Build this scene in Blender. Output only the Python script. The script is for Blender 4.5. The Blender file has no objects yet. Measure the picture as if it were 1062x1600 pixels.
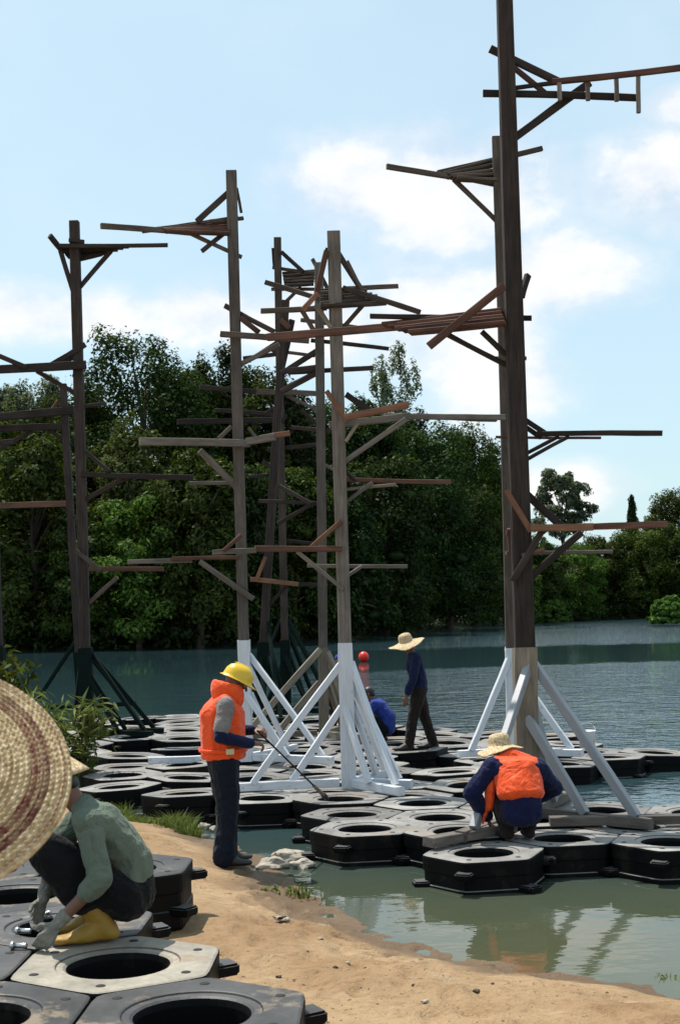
import bpy, bmesh, math, random
import numpy as np
from mathutils import Vector, Matrix
R = math.radians
scene = bpy.context.scene
col = scene.collection

# ------------------------------------------------------------------ camera
F_PX, PCX, PCY = 2100.0, 531.0, 950.0       # focal length and horizon point in photo pixels
CAM_Z = 2.42                                 # metres above the lake
ROLL = R(1.4)
cam_d = bpy.data.cameras.new('camera'); cam = bpy.data.objects.new('camera', cam_d); col.objects.link(cam)
cam_d.sensor_fit = 'VERTICAL'; cam_d.sensor_height = 36.0; cam_d.lens = F_PX/1600*36
cam_d.shift_y = (PCY-800)/1600
cam_d.clip_start = 0.1; cam_d.clip_end = 4000
cam.location = (0, 0, CAM_Z)
cam.rotation_mode = 'XYZ'
cam.matrix_world = Matrix.Translation((0, 0, CAM_Z)) @ Matrix.Rotation(R(90), 4, 'X') @ Matrix.Rotation(-ROLL, 4, 'Z')
scene.camera = cam
cam_d.dof.use_dof = True; cam_d.dof.focus_distance = 12.5; cam_d.dof.aperture_fstop = 8.0
scene.render.resolution_x, scene.render.resolution_y = 679, 1024

# ------------------------------------------------------------------ sun, sky
SUN_AZ = R(-42)      # from +Y towards +X : back left
SUN_EL = R(65)
sdir = Vector((math.sin(SUN_AZ)*math.cos(SUN_EL), math.cos(SUN_AZ)*math.cos(SUN_EL), math.sin(SUN_EL)))
sd = bpy.data.lights.new('sun', 'SUN'); sun = bpy.data.objects.new('sun', sd); col.objects.link(sun)
sd.energy = 5.0; sd.angle = R(0.53); sd.color = (1.0, 0.95, 0.87)
sun.rotation_euler = (-sdir).to_track_quat('-Z', 'Y').to_euler()
sun.location = (0, 0, 60)

world = bpy.data.worlds.new('World'); scene.world = world; world.use_nodes = True
wn, wl = world.node_tree.nodes, world.node_tree.links
wn.clear()
def wmath(op, a, b=None, clamp=False):
    n = wn.new('ShaderNodeMath'); n.operation = op; n.use_clamp = clamp
    for i, v in enumerate((a, b)):
        if v is None: continue
        if isinstance(v, (int, float)): n.inputs[i].default_value = v
        else: wl.new(v, n.inputs[i])
    return n.outputs[0]
wout = wn.new('ShaderNodeOutputWorld')
sky = wn.new('ShaderNodeTexSky'); sky.sky_type = 'NISHITA'; sky.sun_disc = False
sky.sun_elevation = SUN_EL; sky.sun_rotation = SUN_AZ; sky.altitude = 50
sky.air_density = 1.0; sky.dust_density = 1.6; sky.ozone_density = 1.0
bg_sky = wn.new('ShaderNodeBackground'); bg_sky.inputs[1].default_value = 0.15
tint = wn.new('ShaderNodeMix'); tint.data_type = 'RGBA'; tint.blend_type = 'MULTIPLY'; tint.inputs[0].default_value = 1.0
wl.new(sky.outputs[0], tint.inputs[6]); tint.inputs[7].default_value = (0.88, 1.04, 1.0, 1); wl.new(tint.outputs[2], bg_sky.inputs[0])
bg_cl = wn.new('ShaderNodeBackground'); bg_cl.inputs[1].default_value = 0.95
tc = wn.new('ShaderNodeTexCoord'); sx = wn.new('ShaderNodeSeparateXYZ'); wl.new(tc.outputs['Generated'], sx.inputs[0])
az = wmath('ARCTAN2', sx.outputs[0], sx.outputs[1])
el = wmath('ARCSINE', sx.outputs[2])
def pxdir(px, py):
    u, v = px-PCX, PCY-py
    X = (u*math.cos(ROLL)+v*math.sin(ROLL))/F_PX; Z = (-u*math.sin(ROLL)+v*math.cos(ROLL))/F_PX
    return math.atan2(X, 1.0), math.atan2(Z, math.hypot(X, 1.0))
blobs = []                                    # cumulus: azimuth, elevation, half sizes
for (px, py, rx, ry) in [(560,290,150,80),(710,310,190,115),(860,430,150,80),(690,500,190,120),(780,590,140,100),
                         (1050,280,150,80),(20,490,170,55),(160,495,130,50),(330,490,140,60),(490,510,140,80),(1062,165,55,32),(880,760,120,45)]:
    a, e = pxdir(px, py); blobs.append((a, e, rx/F_PX, ry/F_PX))
rg = random.Random(5)
for a in (-2.6, -1.9, -1.2, -0.65, 0.7, 1.3, 2.0, 2.7):   # the same kind of cloud all round the sky
    blobs.append((a, rg.uniform(0.12, 0.5), rg.uniform(0.16, 0.3), rg.uniform(0.07, 0.12)))
cv = wn.new('ShaderNodeCombineXYZ'); wl.new(az, cv.inputs[0]); wl.new(el, cv.inputs[1])
acc = None
for (a, e, ra, re) in blobs:
    ma = wn.new('ShaderNodeVectorMath'); ma.operation = 'MULTIPLY_ADD'; wl.new(cv.outputs[0], ma.inputs[0])
    ma.inputs[1].default_value = (1/ra, 1/re, 0); ma.inputs[2].default_value = (-a/ra, -e/re, 0)
    dp = wn.new('ShaderNodeVectorMath'); dp.operation = 'DOT_PRODUCT'; wl.new(ma.outputs[0], dp.inputs[0]); wl.new(ma.outputs[0], dp.inputs[1])
    v = dp.outputs['Value']
    if acc is None: acc = v
    else:
        n = wn.new('ShaderNodeMath'); n.operation = 'SMOOTH_MIN'
        wl.new(acc, n.inputs[0]); wl.new(v, n.inputs[1]); n.inputs[2].default_value = 0.25
        acc = n.outputs[0]
acc = wmath('MAXIMUM', wmath('SUBTRACT', 1.0, acc), -1.2)
comb = wn.new('ShaderNodeCombineXYZ'); wl.new(az, comb.inputs[0]); wl.new(wmath('MULTIPLY', el, 1.5), comb.inputs[1])
nz = wn.new('ShaderNodeTexNoise'); nz.inputs['Scale'].default_value = 13; nz.inputs['Detail'].default_value = 7; nz.inputs['Roughness'].default_value = 0.58
wl.new(comb.outputs[0], nz.inputs[0])
nz2 = wn.new('ShaderNodeTexNoise'); nz2.inputs['Scale'].default_value = 6; nz2.inputs['Detail'].default_value = 5
wl.new(comb.outputs[0], nz2.inputs[0])
dens = wmath('ADD', acc, wmath('MULTIPLY', wmath('SUBTRACT', nz.outputs[0], 0.5), 2.6))
mr = wn.new('ShaderNodeMapRange'); mr.interpolation_type = 'SMOOTHSTEP'
mr.inputs[1].default_value = -0.5; mr.inputs[2].default_value = 0.95; mr.inputs[3].default_value = 0.0; mr.inputs[4].default_value = 0.95
wl.new(dens, mr.inputs[0])
wisp = wn.new('ShaderNodeMapRange'); wisp.interpolation_type = 'SMOOTHSTEP'
wisp.inputs[1].default_value = 0.38; wisp.inputs[2].default_value = 0.75; wisp.inputs[3].default_value = 0.60; wisp.inputs[4].default_value = 0.76
wl.new(nz2.outputs[0], wisp.inputs[0])
cfac = wmath('MAXIMUM', mr.outputs[0], wisp.outputs[0])
ccol = wn.new('ShaderNodeMapRange'); ccol.data_type = 'FLOAT_VECTOR'
ccol.inputs['From Min'].default_value = (0.3,)*3; ccol.inputs['From Max'].default_value = (0.62,)*3
ccol.inputs['To Min'].default_value = (0.80, 0.83, 0.89); ccol.inputs['To Max'].default_value = (1.02, 1.01, 1.0)
wl.new(nz.outputs[0], ccol.inputs['Vector'])
thin = wn.new('ShaderNodeMix'); thin.data_type = 'RGBA'; wl.new(mr.outputs[0], thin.inputs[0]); thin.inputs[6].default_value = (0.66, 0.83, 0.92, 1); wl.new(ccol.outputs['Vector'], thin.inputs[7])
wl.new(thin.outputs[2], bg_cl.inputs[0])
mixw = wn.new('ShaderNodeMixShader'); wl.new(cfac, mixw.inputs[0]); wl.new(bg_sky.outputs[0], mixw.inputs[1]); wl.new(bg_cl.outputs[0], mixw.inputs[2])
wl.new(mixw.outputs[0], wout.inputs[0])

scene.view_settings.view_transform = 'Standard'; scene.view_settings.look = 'None'
scene.view_settings.exposure = 0.18; scene.view_settings.gamma = 1.0
scene.view_settings.use_curve_mapping = False
scene.render.engine = 'CYCLES'

# ------------------------------------------------------------------ pixel helpers
def ray(px, py):
    u, v = px-PCX, PCY-py
    return ((u*math.cos(ROLL)+v*math.sin(ROLL))/F_PX, (-u*math.sin(ROLL)+v*math.cos(ROLL))/F_PX)
def atY(px, py, Y):
    a, b = ray(px, py); return Vector((a*Y, Y, CAM_Z+b*Y))
def atZ(px, py, z):
    a, b = ray(px, py); Y = (z-CAM_Z)/b; return Vector((a*Y, Y, z))
def sstep(t):
    t = np.clip(t, 0, 1); return t*t*(3-2*t)

# ------------------------------------------------------------------ materials
def new_mat(name):
    m = bpy.data.materials.new(name); m.use_nodes = True
    nt = m.node_tree; b = nt.nodes['Principled BSDF']
    return m, nt.nodes, nt.links, b
def noise(n, l, vec, scale, detail=4, rough=0.55):
    t = n.new('ShaderNodeTexNoise'); t.inputs['Scale'].default_value = scale; t.inputs['Detail'].default_value = detail; t.inputs['Roughness'].default_value = rough
    if vec is not None: l.new(vec, t.inputs['Vector'])
    return t.outputs[0]
def ramp(n, l, fac, stops):
    r = n.new('ShaderNodeValToRGB'); e = r.color_ramp.elements
    while len(e) < len(stops): e.new(0.5)
    for i, (p, c) in enumerate(stops): e[i].position = p; e[i].color = (*c, 1)
    l.new(fac, r.inputs[0]); return r.outputs[0]
def mixc(n, l, fac, a, b, mode='MIX'):
    m = n.new('ShaderNodeMix'); m.data_type = 'RGBA'; m.blend_type = mode
    for s, v in ((m.inputs[0], fac), (m.inputs[6], a), (m.inputs[7], b)):
        if isinstance(v, (int, float)): s.default_value = v
        elif isinstance(v, tuple): s.default_value = (*v, 1)
        else: l.new(v, s)
    return m.outputs[2]
def nmath(n, l, op, a, b=None, clamp=False):
    m = n.new('ShaderNodeMath'); m.operation = op; m.use_clamp = clamp
    for i, v in enumerate((a, b)):
        if v is None: continue
        if isinstance(v, (int, float)): m.inputs[i].default_value = v
        else: l.new(v, m.inputs[i])
    return m.outputs[0]
def bump(n, l, b, h, strength=0.3, dist=0.01):
    u = n.new('ShaderNodeBump'); u.inputs['Strength'].default_value = strength; u.inputs['Distance'].default_value = dist
    l.new(h, u.inputs['Height']); l.new(u.outputs[0], b.inputs['Normal'])
def coords(n, l, kind='Object', scale=None):
    t = n.new('ShaderNodeTexCoord')
    if scale is None: return t.outputs[kind]
    mp = n.new('ShaderNodeMapping'); mp.inputs['Scale'].default_value = scale
    l.new(t.outputs[kind], mp.inputs[0]); return mp.outputs[0]
def obj_shift(n, l, vec):
    oi = n.new('ShaderNodeObjectInfo'); ad = n.new('ShaderNodeVectorMath'); ad.operation = 'ADD'
    sc = n.new('ShaderNodeVectorMath'); sc.operation = 'SCALE'; sc.inputs['Scale'].default_value = 40
    cx = n.new('ShaderNodeCombineXYZ'); l.new(oi.outputs['Random'], cx.inputs[0]); l.new(oi.outputs['Random'], cx.inputs[1]); l.new(oi.outputs['Random'], cx.inputs[2])
    l.new(cx.outputs[0], sc.inputs[0]); l.new(vec, ad.inputs[0]); l.new(sc.outputs[0], ad.inputs[1])
    return ad.outputs[0]

def wood_mat(name, dark, light, rough=0.8):
    m, n, l, b = new_mat(name)
    v = obj_shift(n, l, coords(n, l, 'Object', (1.2, 14, 14)))
    g = noise(n, l, v, 2.5, 6, 0.65)
    v2 = obj_shift(n, l, coords(n, l, 'Object'))
    p = noise(n, l, v2, 1.6, 3)
    c = ramp(n, l, g, [(0.28, dark), (0.7, light)])
    c = mixc(n, l, ramp(n, l, p, [(0.4, (0, 0, 0)), (0.72, (0.55,)*3)]), c, tuple(x*0.55 for x in dark))
    oi = n.new('ShaderNodeObjectInfo')
    hv = n.new('ShaderNodeHueSaturation'); l.new(c, hv.inputs['Color'])
    l.new(nmath(n, l, 'ADD', nmath(n, l, 'MULTIPLY', oi.outputs['Random'], 0.6), 0.7), hv.inputs['Value'])
    l.new(hv.outputs[0], b.inputs['Base Color']); b.inputs['Roughness'].default_value = rough
    b.inputs['Specular IOR Level'].default_value = 0.25
    bump(n, l, b, g, 0.5, 0.004); return m
def paint_mat(name, base, worn, rough=0.45, wear=0.62):
    m, n, l, b = new_mat(name)
    v = obj_shift(n, l, coords(n, l, 'Object'))
    g = noise(n, l, v, 6, 7, 0.65); s = noise(n, l, obj_shift(n, l, coords(n, l, 'Object', (2, 18, 18))), 2, 5)
    c = mixc(n, l, ramp(n, l, g, [(wear, (0, 0, 0)), (wear+0.1, (1, 1, 1))]), base, worn)
    c = mixc(n, l, ramp(n, l, s, [(0.4, (0, 0, 0)), (0.75, (0.4,)*3)]), c, tuple(0.6*x for x in base))
    gp = n.new('ShaderNodeNewGeometry'); sz = n.new('ShaderNodeSeparateXYZ'); l.new(gp.outputs['Position'], sz.inputs[0])
    lo = n.new('ShaderNodeMapRange'); lo.inputs[1].default_value = 0.35; lo.inputs[2].default_value = 1.1; lo.inputs[3].default_value = 0.17; lo.inputs[4].default_value = -0.05; l.new(sz.outputs[2], lo.inputs[0])
    spl = noise(n, l, gp.outputs['Position'], 11, 6, 0.7)
    c = mixc(n, l, ramp(n, l, nmath(n, l, 'ADD', spl, lo.outputs[0]), [(0.74, (0, 0, 0)), (0.86, (0.6,)*3)]), c, tuple(min(x, y) for x, y in zip((0.30, 0.24, 0.17), base)))
    l.new(c, b.inputs['Base Color']); b.inputs['Roughness'].default_value = rough
    bump(n, l, b, s, 0.3, 0.003); return m
def cloth_mat(name, base, rough=0.9, var=0.35, sheen=0.2, scale=9):
    m, n, l, b = new_mat(name)
    v = coords(n, l, 'Object')
    g = noise(n, l, v, scale, 5); g.node.inputs['Distortion'].default_value = 1.6; w = noise(n, l, v, 260, 2)
    c = mixc(n, l, ramp(n, l, g, [(0.35, (0, 0, 0)), (0.7, (var,)*3)]), base, tuple(0.5*x for x in base))
    l.new(c, b.inputs['Base Color']); b.inputs['Roughness'].default_value = rough
    b.inputs['Specular IOR Level'].default_value = 0.2
    try: b.inputs['Sheen Weight'].default_value = sheen*0.3
    except Exception: pass
    bump(n, l, b, g, 0.9, 0.035); return m
def plain_mat(name, base, rough=0.6, metal=0.0, var=0.25, scale=12):
    m, n, l, b = new_mat(name)
    g = noise(n, l, coords(n, l, 'Object'), scale, 4)
    l.new(mixc(n, l, ramp(n, l, g, [(0.35, (0, 0, 0)), (0.7, (var,)*3)]), base, tuple(0.45*x for x in base)), b.inputs['Base Color'])
    b.inputs['Roughness'].default_value = rough; b.inputs['Metallic'].default_value = metal
    bump(n, l, b, g, 0.15, 0.004); return m
def leaf_mat(name, dark, light, trans=0.38):
    m, n, l, b = new_mat(name)
    n.remove(b); out = n['Material Output']
    geo = n.new('ShaderNodeNewGeometry'); oi = n.new('ShaderNodeObjectInfo')
    c = ramp(n, l, geo.outputs['Random Per Island'], [(0.0, dark), (0.75, light), (1.0, tuple(min(1, x*1.35) for x in light))])
    big = noise(n, l, coords(n, l, 'Object'), 0.6, 3)
    c = mixc(n, l, ramp(n, l, big, [(0.35, (0, 0, 0)), (0.65, (0.6,)*3)]), c, dark)
    hv = n.new('ShaderNodeHueSaturation'); l.new(c, hv.inputs['Color'])
    l.new(nmath(n, l, 'ADD', nmath(n, l, 'MULTIPLY', oi.outputs['Random'], 0.05), 0.475), hv.inputs['Hue'])
    l.new(nmath(n, l, 'ADD', nmath(n, l, 'MULTIPLY', oi.outputs['Random'], 0.5), 0.75), hv.inputs['Value'])
    d = n.new('ShaderNodeBsdfDiffuse'); t = n.new('ShaderNodeBsdfTranslucent')
    l.new(hv.outputs[0], d.inputs[0])
    l.new(mixc(n, l, 1.0, hv.outputs[0], (1.0, 1.0, 0.45), 'MULTIPLY'), t.inputs[0])
    g = n.new('ShaderNodeBsdfGlossy'); g.inputs['Roughness'].default_value = 0.45; g.inputs[0].default_value = (0.6, 0.65, 0.6, 1)
    mx = n.new('ShaderNodeMixShader'); mx.inputs[0].default_value = trans; l.new(d.outputs[0], mx.inputs[1]); l.new(t.outputs[0], mx.inputs[2])
    mg = n.new('ShaderNodeMixShader'); mg.inputs[0].default_value = 0.015; l.new(mx.outputs[0], mg.inputs[1]); l.new(g.outputs[0], mg.inputs[2])
    l.new(mg.outputs[0], out.inputs[0]); return m

M = {}
M['wood'] = wood_mat('weathered_wood', (0.042, 0.031, 0.025), (0.13, 0.10, 0.08))
M['wood_grey'] = wood_mat('grey_wood', (0.085, 0.072, 0.062), (0.215, 0.185, 0.16))
M['wood_red'] = wood_mat('red_hardwood', (0.055, 0.027, 0.020), (0.16, 0.080, 0.056))
M['wood_orange_lit'] = wood_mat('orange_lit_hardwood', (0.13, 0.062, 0.036), (0.32, 0.165, 0.10))  # orange tone; on some timbers it paints their sunlit look
M['wood_dark'] = wood_mat('dark_wood', (0.016, 0.012, 0.011), (0.055, 0.040, 0.034))
M['wood_tan'] = wood_mat('tan_wood', (0.12, 0.098, 0.074), (0.28, 0.235, 0.18))
M['white'] = paint_mat('white_paint', (0.64, 0.66, 0.70), (0.38, 0.34, 0.29))
M['pale'] = paint_mat('shaded_grey_paint', (0.28, 0.29, 0.31), (0.20, 0.18, 0.16))  # grey darkened so the colour carries the shade on the braces
M['green'] = paint_mat('dark_green_paint', (0.004, 0.012, 0.009), (0.012, 0.013, 0.010), 0.85)
M['green'].node_tree.nodes['Principled BSDF'].inputs['Specular IOR Level'].default_value = 0.12
M['trunk'] = wood_mat('bark', (0.05, 0.038, 0.028), (0.14, 0.11, 0.085))
M['skin'] = plain_mat('brown_skin', (0.16, 0.075, 0.045), 0.55, 0, 0.2)
M['hair'] = plain_mat('black_hair', (0.012, 0.01, 0.009), 0.5)
M['orange'] = cloth_mat('orange_vest_fabric', (0.88, 0.085, 0.010), 0.55, 0.25, 0.5, 7)
M['navy'] = cloth_mat('navy_cloth', (0.007, 0.011, 0.050))
M['blue'] = cloth_mat('blue_cloth', (0.02, 0.045, 0.25))
M['blue_dark'] = cloth_mat('dark_blue_cloth', (0.007, 0.011, 0.045))
M['jeans'] = cloth_mat('dark_jeans', (0.006, 0.010, 0.020))
M['grey_cloth'] = cloth_mat('grey_cloth', (0.22, 0.195, 0.19))
M['green_cloth'] = cloth_mat('sage_green_cloth', (0.125, 0.158, 0.118), 0.9, 0.3)
M['black_cloth'] = cloth_mat('black_cloth', (0.005, 0.005, 0.006))
M['brown_cloth'] = cloth_mat('brown_cloth', (0.018, 0.012, 0.009))
M['glove'] = cloth_mat('grey_glove', (0.26, 0.25, 0.215), 0.95, 0.4, 0.2, 20)
M['boot'] = plain_mat('yellow_rubber', (0.36, 0.205, 0.022), 0.55, 0, 0.35)
M['shoe'] = plain_mat('dark_shoe', (0.02, 0.018, 0.016), 0.6)
M['helmet'] = plain_mat('yellow_plastic', (0.72, 0.46, 0.02), 0.3, 0, 0.08)
M['reflective'] = plain_mat('reflective_tape', (0.42, 0.42, 0.42), 0.4)
M['strap'] = plain_mat('webbing', (0.05, 0.05, 0.05), 0.8)
M['buckle'] = plain_mat('pale_buckle', (0.6, 0.58, 0.35), 0.5)
M['steel'] = plain_mat('steel', (0.62, 0.61, 0.6), 0.28, 1.0)
M['buoy'] = plain_mat('red_buoy', (0.80, 0.025, 0.012), 0.35, 0, 0.1, 3)
M['eye'] = plain_mat('eye', (0.5, 0.48, 0.45), 0.3)
M['stone'] = plain_mat('pale_stone', (0.42, 0.37, 0.30), 0.9, 0, 0.8, 14)
M['leaf_a'] = leaf_mat('leaf_deep', (0.011, 0.020, 0.006), (0.050, 0.078, 0.019))  # deep tone also paints the shadowed parts of the woods
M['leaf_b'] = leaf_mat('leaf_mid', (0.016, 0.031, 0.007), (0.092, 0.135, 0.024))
M['leaf_c'] = leaf_mat('leaf_bright', (0.030, 0.062, 0.010), (0.135, 0.215, 0.034), 0.35)  # bright tone puts the sunlit look of some trees into colour
M['leaf_g'] = leaf_mat('leaf_haze_grey', (0.075, 0.10, 0.065), (0.19, 0.23, 0.15), 0.45)  # grey tone paints haze onto distant trees
M['leaf_o'] = leaf_mat('leaf_olive', (0.045, 0.060, 0.018), (0.115, 0.140, 0.042))
M['grass'] = leaf_mat('grass_blades', (0.055, 0.080, 0.022), (0.19, 0.215, 0.065), 0.35)

# float plastic: black, upward faces lightened for dust and painted-in glancing sunlight
def float_mat(name, dust, amount):
    m, n, l, b = new_mat(name)
    v = obj_shift(n, l, coords(n, l, 'Object'))
    geo = n.new('ShaderNodeNewGeometry'); sp = n.new('ShaderNodeSeparateXYZ'); l.new(geo.outputs['Normal'], sp.inputs[0])
    up = n.new('ShaderNodeMapRange'); up.inputs[1].default_value = 0.5; up.inputs[2].default_value = 0.95; l.new(sp.outputs[2], up.inputs[0])
    g = noise(n, l, v, 2.6, 6, 0.6); f = noise(n, l, v, 22, 5, 0.7)
    oi = n.new('ShaderNodeObjectInfo')
    a = ramp(n, l, g, [(0.25, (amount*0.35,)*3), (0.7, (amount,)*3)])
    a2 = nmath(n, l, 'MULTIPLY', a, nmath(n, l, 'ADD', nmath(n, l, 'MULTIPLY', f, 0.8), 0.55))
    a3 = nmath(n, l, 'MULTIPLY', a2, nmath(n, l, 'ADD', nmath(n, l, 'MULTIPLY', oi.outputs['Random'], 0.6), 0.65))
    fac = nmath(n, l, 'MULTIPLY', a3, up.outputs[0], True)
    mudn = noise(n, l, v, 1.7, 8, 0.72); scr = noise(n, l, obj_shift(n, l, coords(n, l, 'Object', (3, 60, 8))), 2.0, 3)
    mud_f = nmath(n, l, 'MULTIPLY', ramp(n, l, mudn, [(0.56, (0, 0, 0)), (0.63, (0.8,)*3)]), nmath(n, l, 'ADD', nmath(n, l, 'MULTIPLY', up.outputs[0], 0.93), 0.07))
    scr_f = ramp(n, l, scr, [(0.66, (0, 0, 0)), (0.72, (0.35,)*3)])
    l.new(mixc(n, l, mud_f, mixc(n, l, nmath(n, l, 'MULTIPLY', scr_f, up.outputs[0]), mixc(n, l, fac, (0.0055, 0.0055, 0.006), dust), (0.16, 0.16, 0.16)), (0.24, 0.185, 0.125)), b.inputs['Base Color'])
    l.new(nmath(n, l, 'ADD', nmath(n, l, 'MULTIPLY', fac, 0.3), 0.46), b.inputs['Roughness'])
    l.new(nmath(n, l, 'ADD', nmath(n, l, 'MULTIPLY', up.outputs[0], 0.22), 0.08), b.inputs['Specular IOR Level'])
    bump(n, l, b, f, 0.25, 0.006); return m
M['float'] = float_mat('black_float_plastic', (0.37, 0.35, 0.325), 0.85)
M['float_near'] = float_mat('black_float_plastic_clean', (0.26, 0.25, 0.245), 0.33)
M['float_dusty'] = float_mat('dusty_float_plastic', (0.46, 0.41, 0.33), 1.0)
M['hole_shade'] = plain_mat('socket_shade', (0.006, 0.006, 0.006), 0.8)  # dark tone paints the shade inside bolt holes

def straw_mat(name, rings=None, size=1.0, bright=1.0):
    m, n, l, b = new_mat(name)
    v = coords(n, l, 'Object')
    sp = n.new('ShaderNodeSeparateXYZ'); l.new(v, sp.inputs[0])
    r = nmath(n, l, 'SQRT', nmath(n, l, 'ADD', nmath(n, l, 'POWER', sp.outputs[0], 2.0), nmath(n, l, 'POWER', sp.outputs[1], 2.0)))
    g = noise(n, l, v, 60/size, 4); g2 = noise(n, l, v, 9/size, 4)
    c = ramp(n, l, g, [(0.25, (0.22*bright, 0.135*bright, 0.06*bright)), (0.50, (0.48*bright, 0.355*bright, 0.20*bright)), (0.74, (0.76*bright, 0.64*bright, 0.44*bright))])
    if rings:
        for (r0, r1, cc) in rings:
            a = nmath(n, l, 'GREATER_THAN', nmath(n, l, 'ADD', r, nmath(n, l, 'MULTIPLY', g, 0.010)), r0+0.005); z = nmath(n, l, 'LESS_THAN', nmath(n, l, 'ADD', r, nmath(n, l, 'MULTIPLY', g, 0.010)), r1+0.005)
            f = nmath(n, l, 'MULTIPLY', nmath(n, l, 'MULTIPLY', a, z), ramp(n, l, nmath(n, l, 'ADD', nmath(n, l, 'MULTIPLY', g2, 0.5), nmath(n, l, 'MULTIPLY', g, 0.5)), [(0.40, (0.25,)*3), (0.56, (1, 1, 1))]), True)
            c = mixc(n, l, f, c, mixc(n, l, g, tuple(0.55*x for x in cc), tuple(min(1, 1.5*x) for x in cc)))
    l.new(c, b.inputs['Base Color']); b.inputs['Roughness'].default_value = 0.75
    b.inputs['Specular IOR Level'].default_value = 0.25
    bump(n, l, b, g, 0.4, 0.004*size); return m
M['straw'] = straw_mat('straw')
M['straw_big'] = straw_mat('braided_straw', bright=0.95, rings=[(0.240, 0.262, (0.13, 0.032, 0.022)), (0.266, 0.284, (0.11, 0.030, 0.022)), (0.312, 0.317, (0.20, 0.08, 0.045)), (0.142, 0.150, (0.24, 0.15, 0.07)), (0.196, 0.201, (0.28, 0.18, 0.08))])

# ------------------------------------------------------------------ mesh helpers
def link(name, me, mat=None, parent=None):
    o = bpy.data.objects.new(name, me); col.objects.link(o)
    if mat is not None: me.materials.append(mat)
    if parent is not None: o.parent = parent
    return o
def tag(o, label=None, cat=None, group=None, kind=None):
    if label: o['label'] = label
    if cat: o['category'] = cat
    if group: o['group'] = group
    if kind: o['kind'] = kind
    return o
def empty(name, loc, label=None, cat=None, group=None, rz=0):
    o = bpy.data.objects.new(name, None); col.objects.link(o); o.location = loc; o.rotation_euler = (0, 0, rz)
    o.empty_display_size = 0.2
    return tag(o, label, cat, group)
def smooth(me, ang=None):
    me.polygons.foreach_set('use_smooth', [True]*len(me.polygons))
def np_mesh(name, V, Fq):
    me = bpy.data.meshes.new(name); V = np.asarray(V, np.float32); Fq = np.asarray(Fq, np.int32)
    k = Fq.shape[1]
    me.vertices.add(len(V)); me.vertices.foreach_set('co', V.ravel())
    me.loops.add(Fq.size); me.loops.foreach_set('vertex_index', Fq.ravel())
    me.polygons.add(len(Fq)); me.polygons.foreach_set('loop_start', np.arange(0, Fq.size, k, dtype=np.int32))
    me.update(calc_edges=True); me.validate(); return me
def np_mesh2(name, V, Q, T):
    me = bpy.data.meshes.new(name); V = np.asarray(V, np.float32); li = np.concatenate([np.asarray(Q).ravel(), np.asarray(T).ravel()]).astype(np.int32)
    st = np.concatenate([np.arange(len(Q))*4, len(Q)*4+np.arange(len(T))*3]).astype(np.int32)
    me.vertices.add(len(V)); me.vertices.foreach_set('co', V.ravel()); me.loops.add(len(li)); me.loops.foreach_set('vertex_index', li)
    me.polygons.add(len(st)); me.polygons.foreach_set('loop_start', st); me.update(calc_edges=True); me.validate(); return me
_b = bmesh.new(); bmesh.ops.create_icosphere(_b, subdivisions=2, radius=1.0); ICO2 = [tuple(v.co) for v in _b.verts]; ICO2F = [tuple(v.index for v in f.verts) for f in _b.faces]; _b.free()
def lathe(name, prof, seg=48, wob=None):
    V, Fc = [], []
    for i, (r, z) in enumerate(prof):
        for k in range(seg):
            a = 2*math.pi*k/seg
            dz, dr = wob(a, r) if wob else (0, 0)
            V.append(((r+dr)*math.cos(a), (r+dr)*math.sin(a), z+dz))
    for i in range(len(prof)-1):
        for k in range(seg):
            k2 = (k+1) % seg
            Fc.append((i*seg+k, i*seg+k2, (i+1)*seg+k2, (i+1)*seg+k))
    me = bpy.data.meshes.new(name); me.from_pydata(V, [], Fc); me.update(); smooth(me); return me
_rw = random.Random(21)
def beam_mesh(L, w, h, bev=0.006, warp=1.0):
    """sawn timber: chamfered section, slightly bowed, twisted and uneven"""
    c = min(bev, w*0.2, h*0.2); n_ = max(3, min(9, int(L/0.35)+2))
    sec = [(-w/2+c, -h/2), (w/2-c, -h/2), (w/2, -h/2+c), (w/2, h/2-c), (w/2-c, h/2), (-w/2+c, h/2), (-w/2, h/2-c), (-w/2, -h/2+c)]
    by, bz, tw = _rw.uniform(-1, 1)*0.006*L*warp, _rw.uniform(-1, 1)*0.006*L*warp, _rw.uniform(-1, 1)*0.05*warp
    V, Fc = [], []
    for i in range(n_+1):
        t = i/n_; x = (t-0.5)*L; k = math.sin(math.pi*t); a = tw*(t-0.5); s1 = 1+_rw.uniform(-0.03, 0.03)*warp; sk = _rw.uniform(-0.06, 0.06) if i in (0, n_) else 0
        for (y, z) in sec:
            y2, z2 = y*s1*math.cos(a)-z*s1*math.sin(a), y*s1*math.sin(a)+z*s1*math.cos(a)
            V.append((x+sk*z, y2+by*k+_rw.uniform(-.0015, .0015), z2+bz*k+_rw.uniform(-.0015, .0015)))
    for i in range(n_):
        for q in range(8):
            q2 = (q+1) % 8; Fc.append((i*8+q, i*8+q2, (i+1)*8+q2, (i+1)*8+q)[::-1])
    Fc.append(tuple(range(8))); Fc.append(tuple(range(n_*8, n_*8+8))[::-1])
    me = bpy.data.meshes.new('beam'); me.from_pydata(V, [], [f[::-1] for f in Fc]); me.update(); return me
_rb = random.Random(11)
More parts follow.
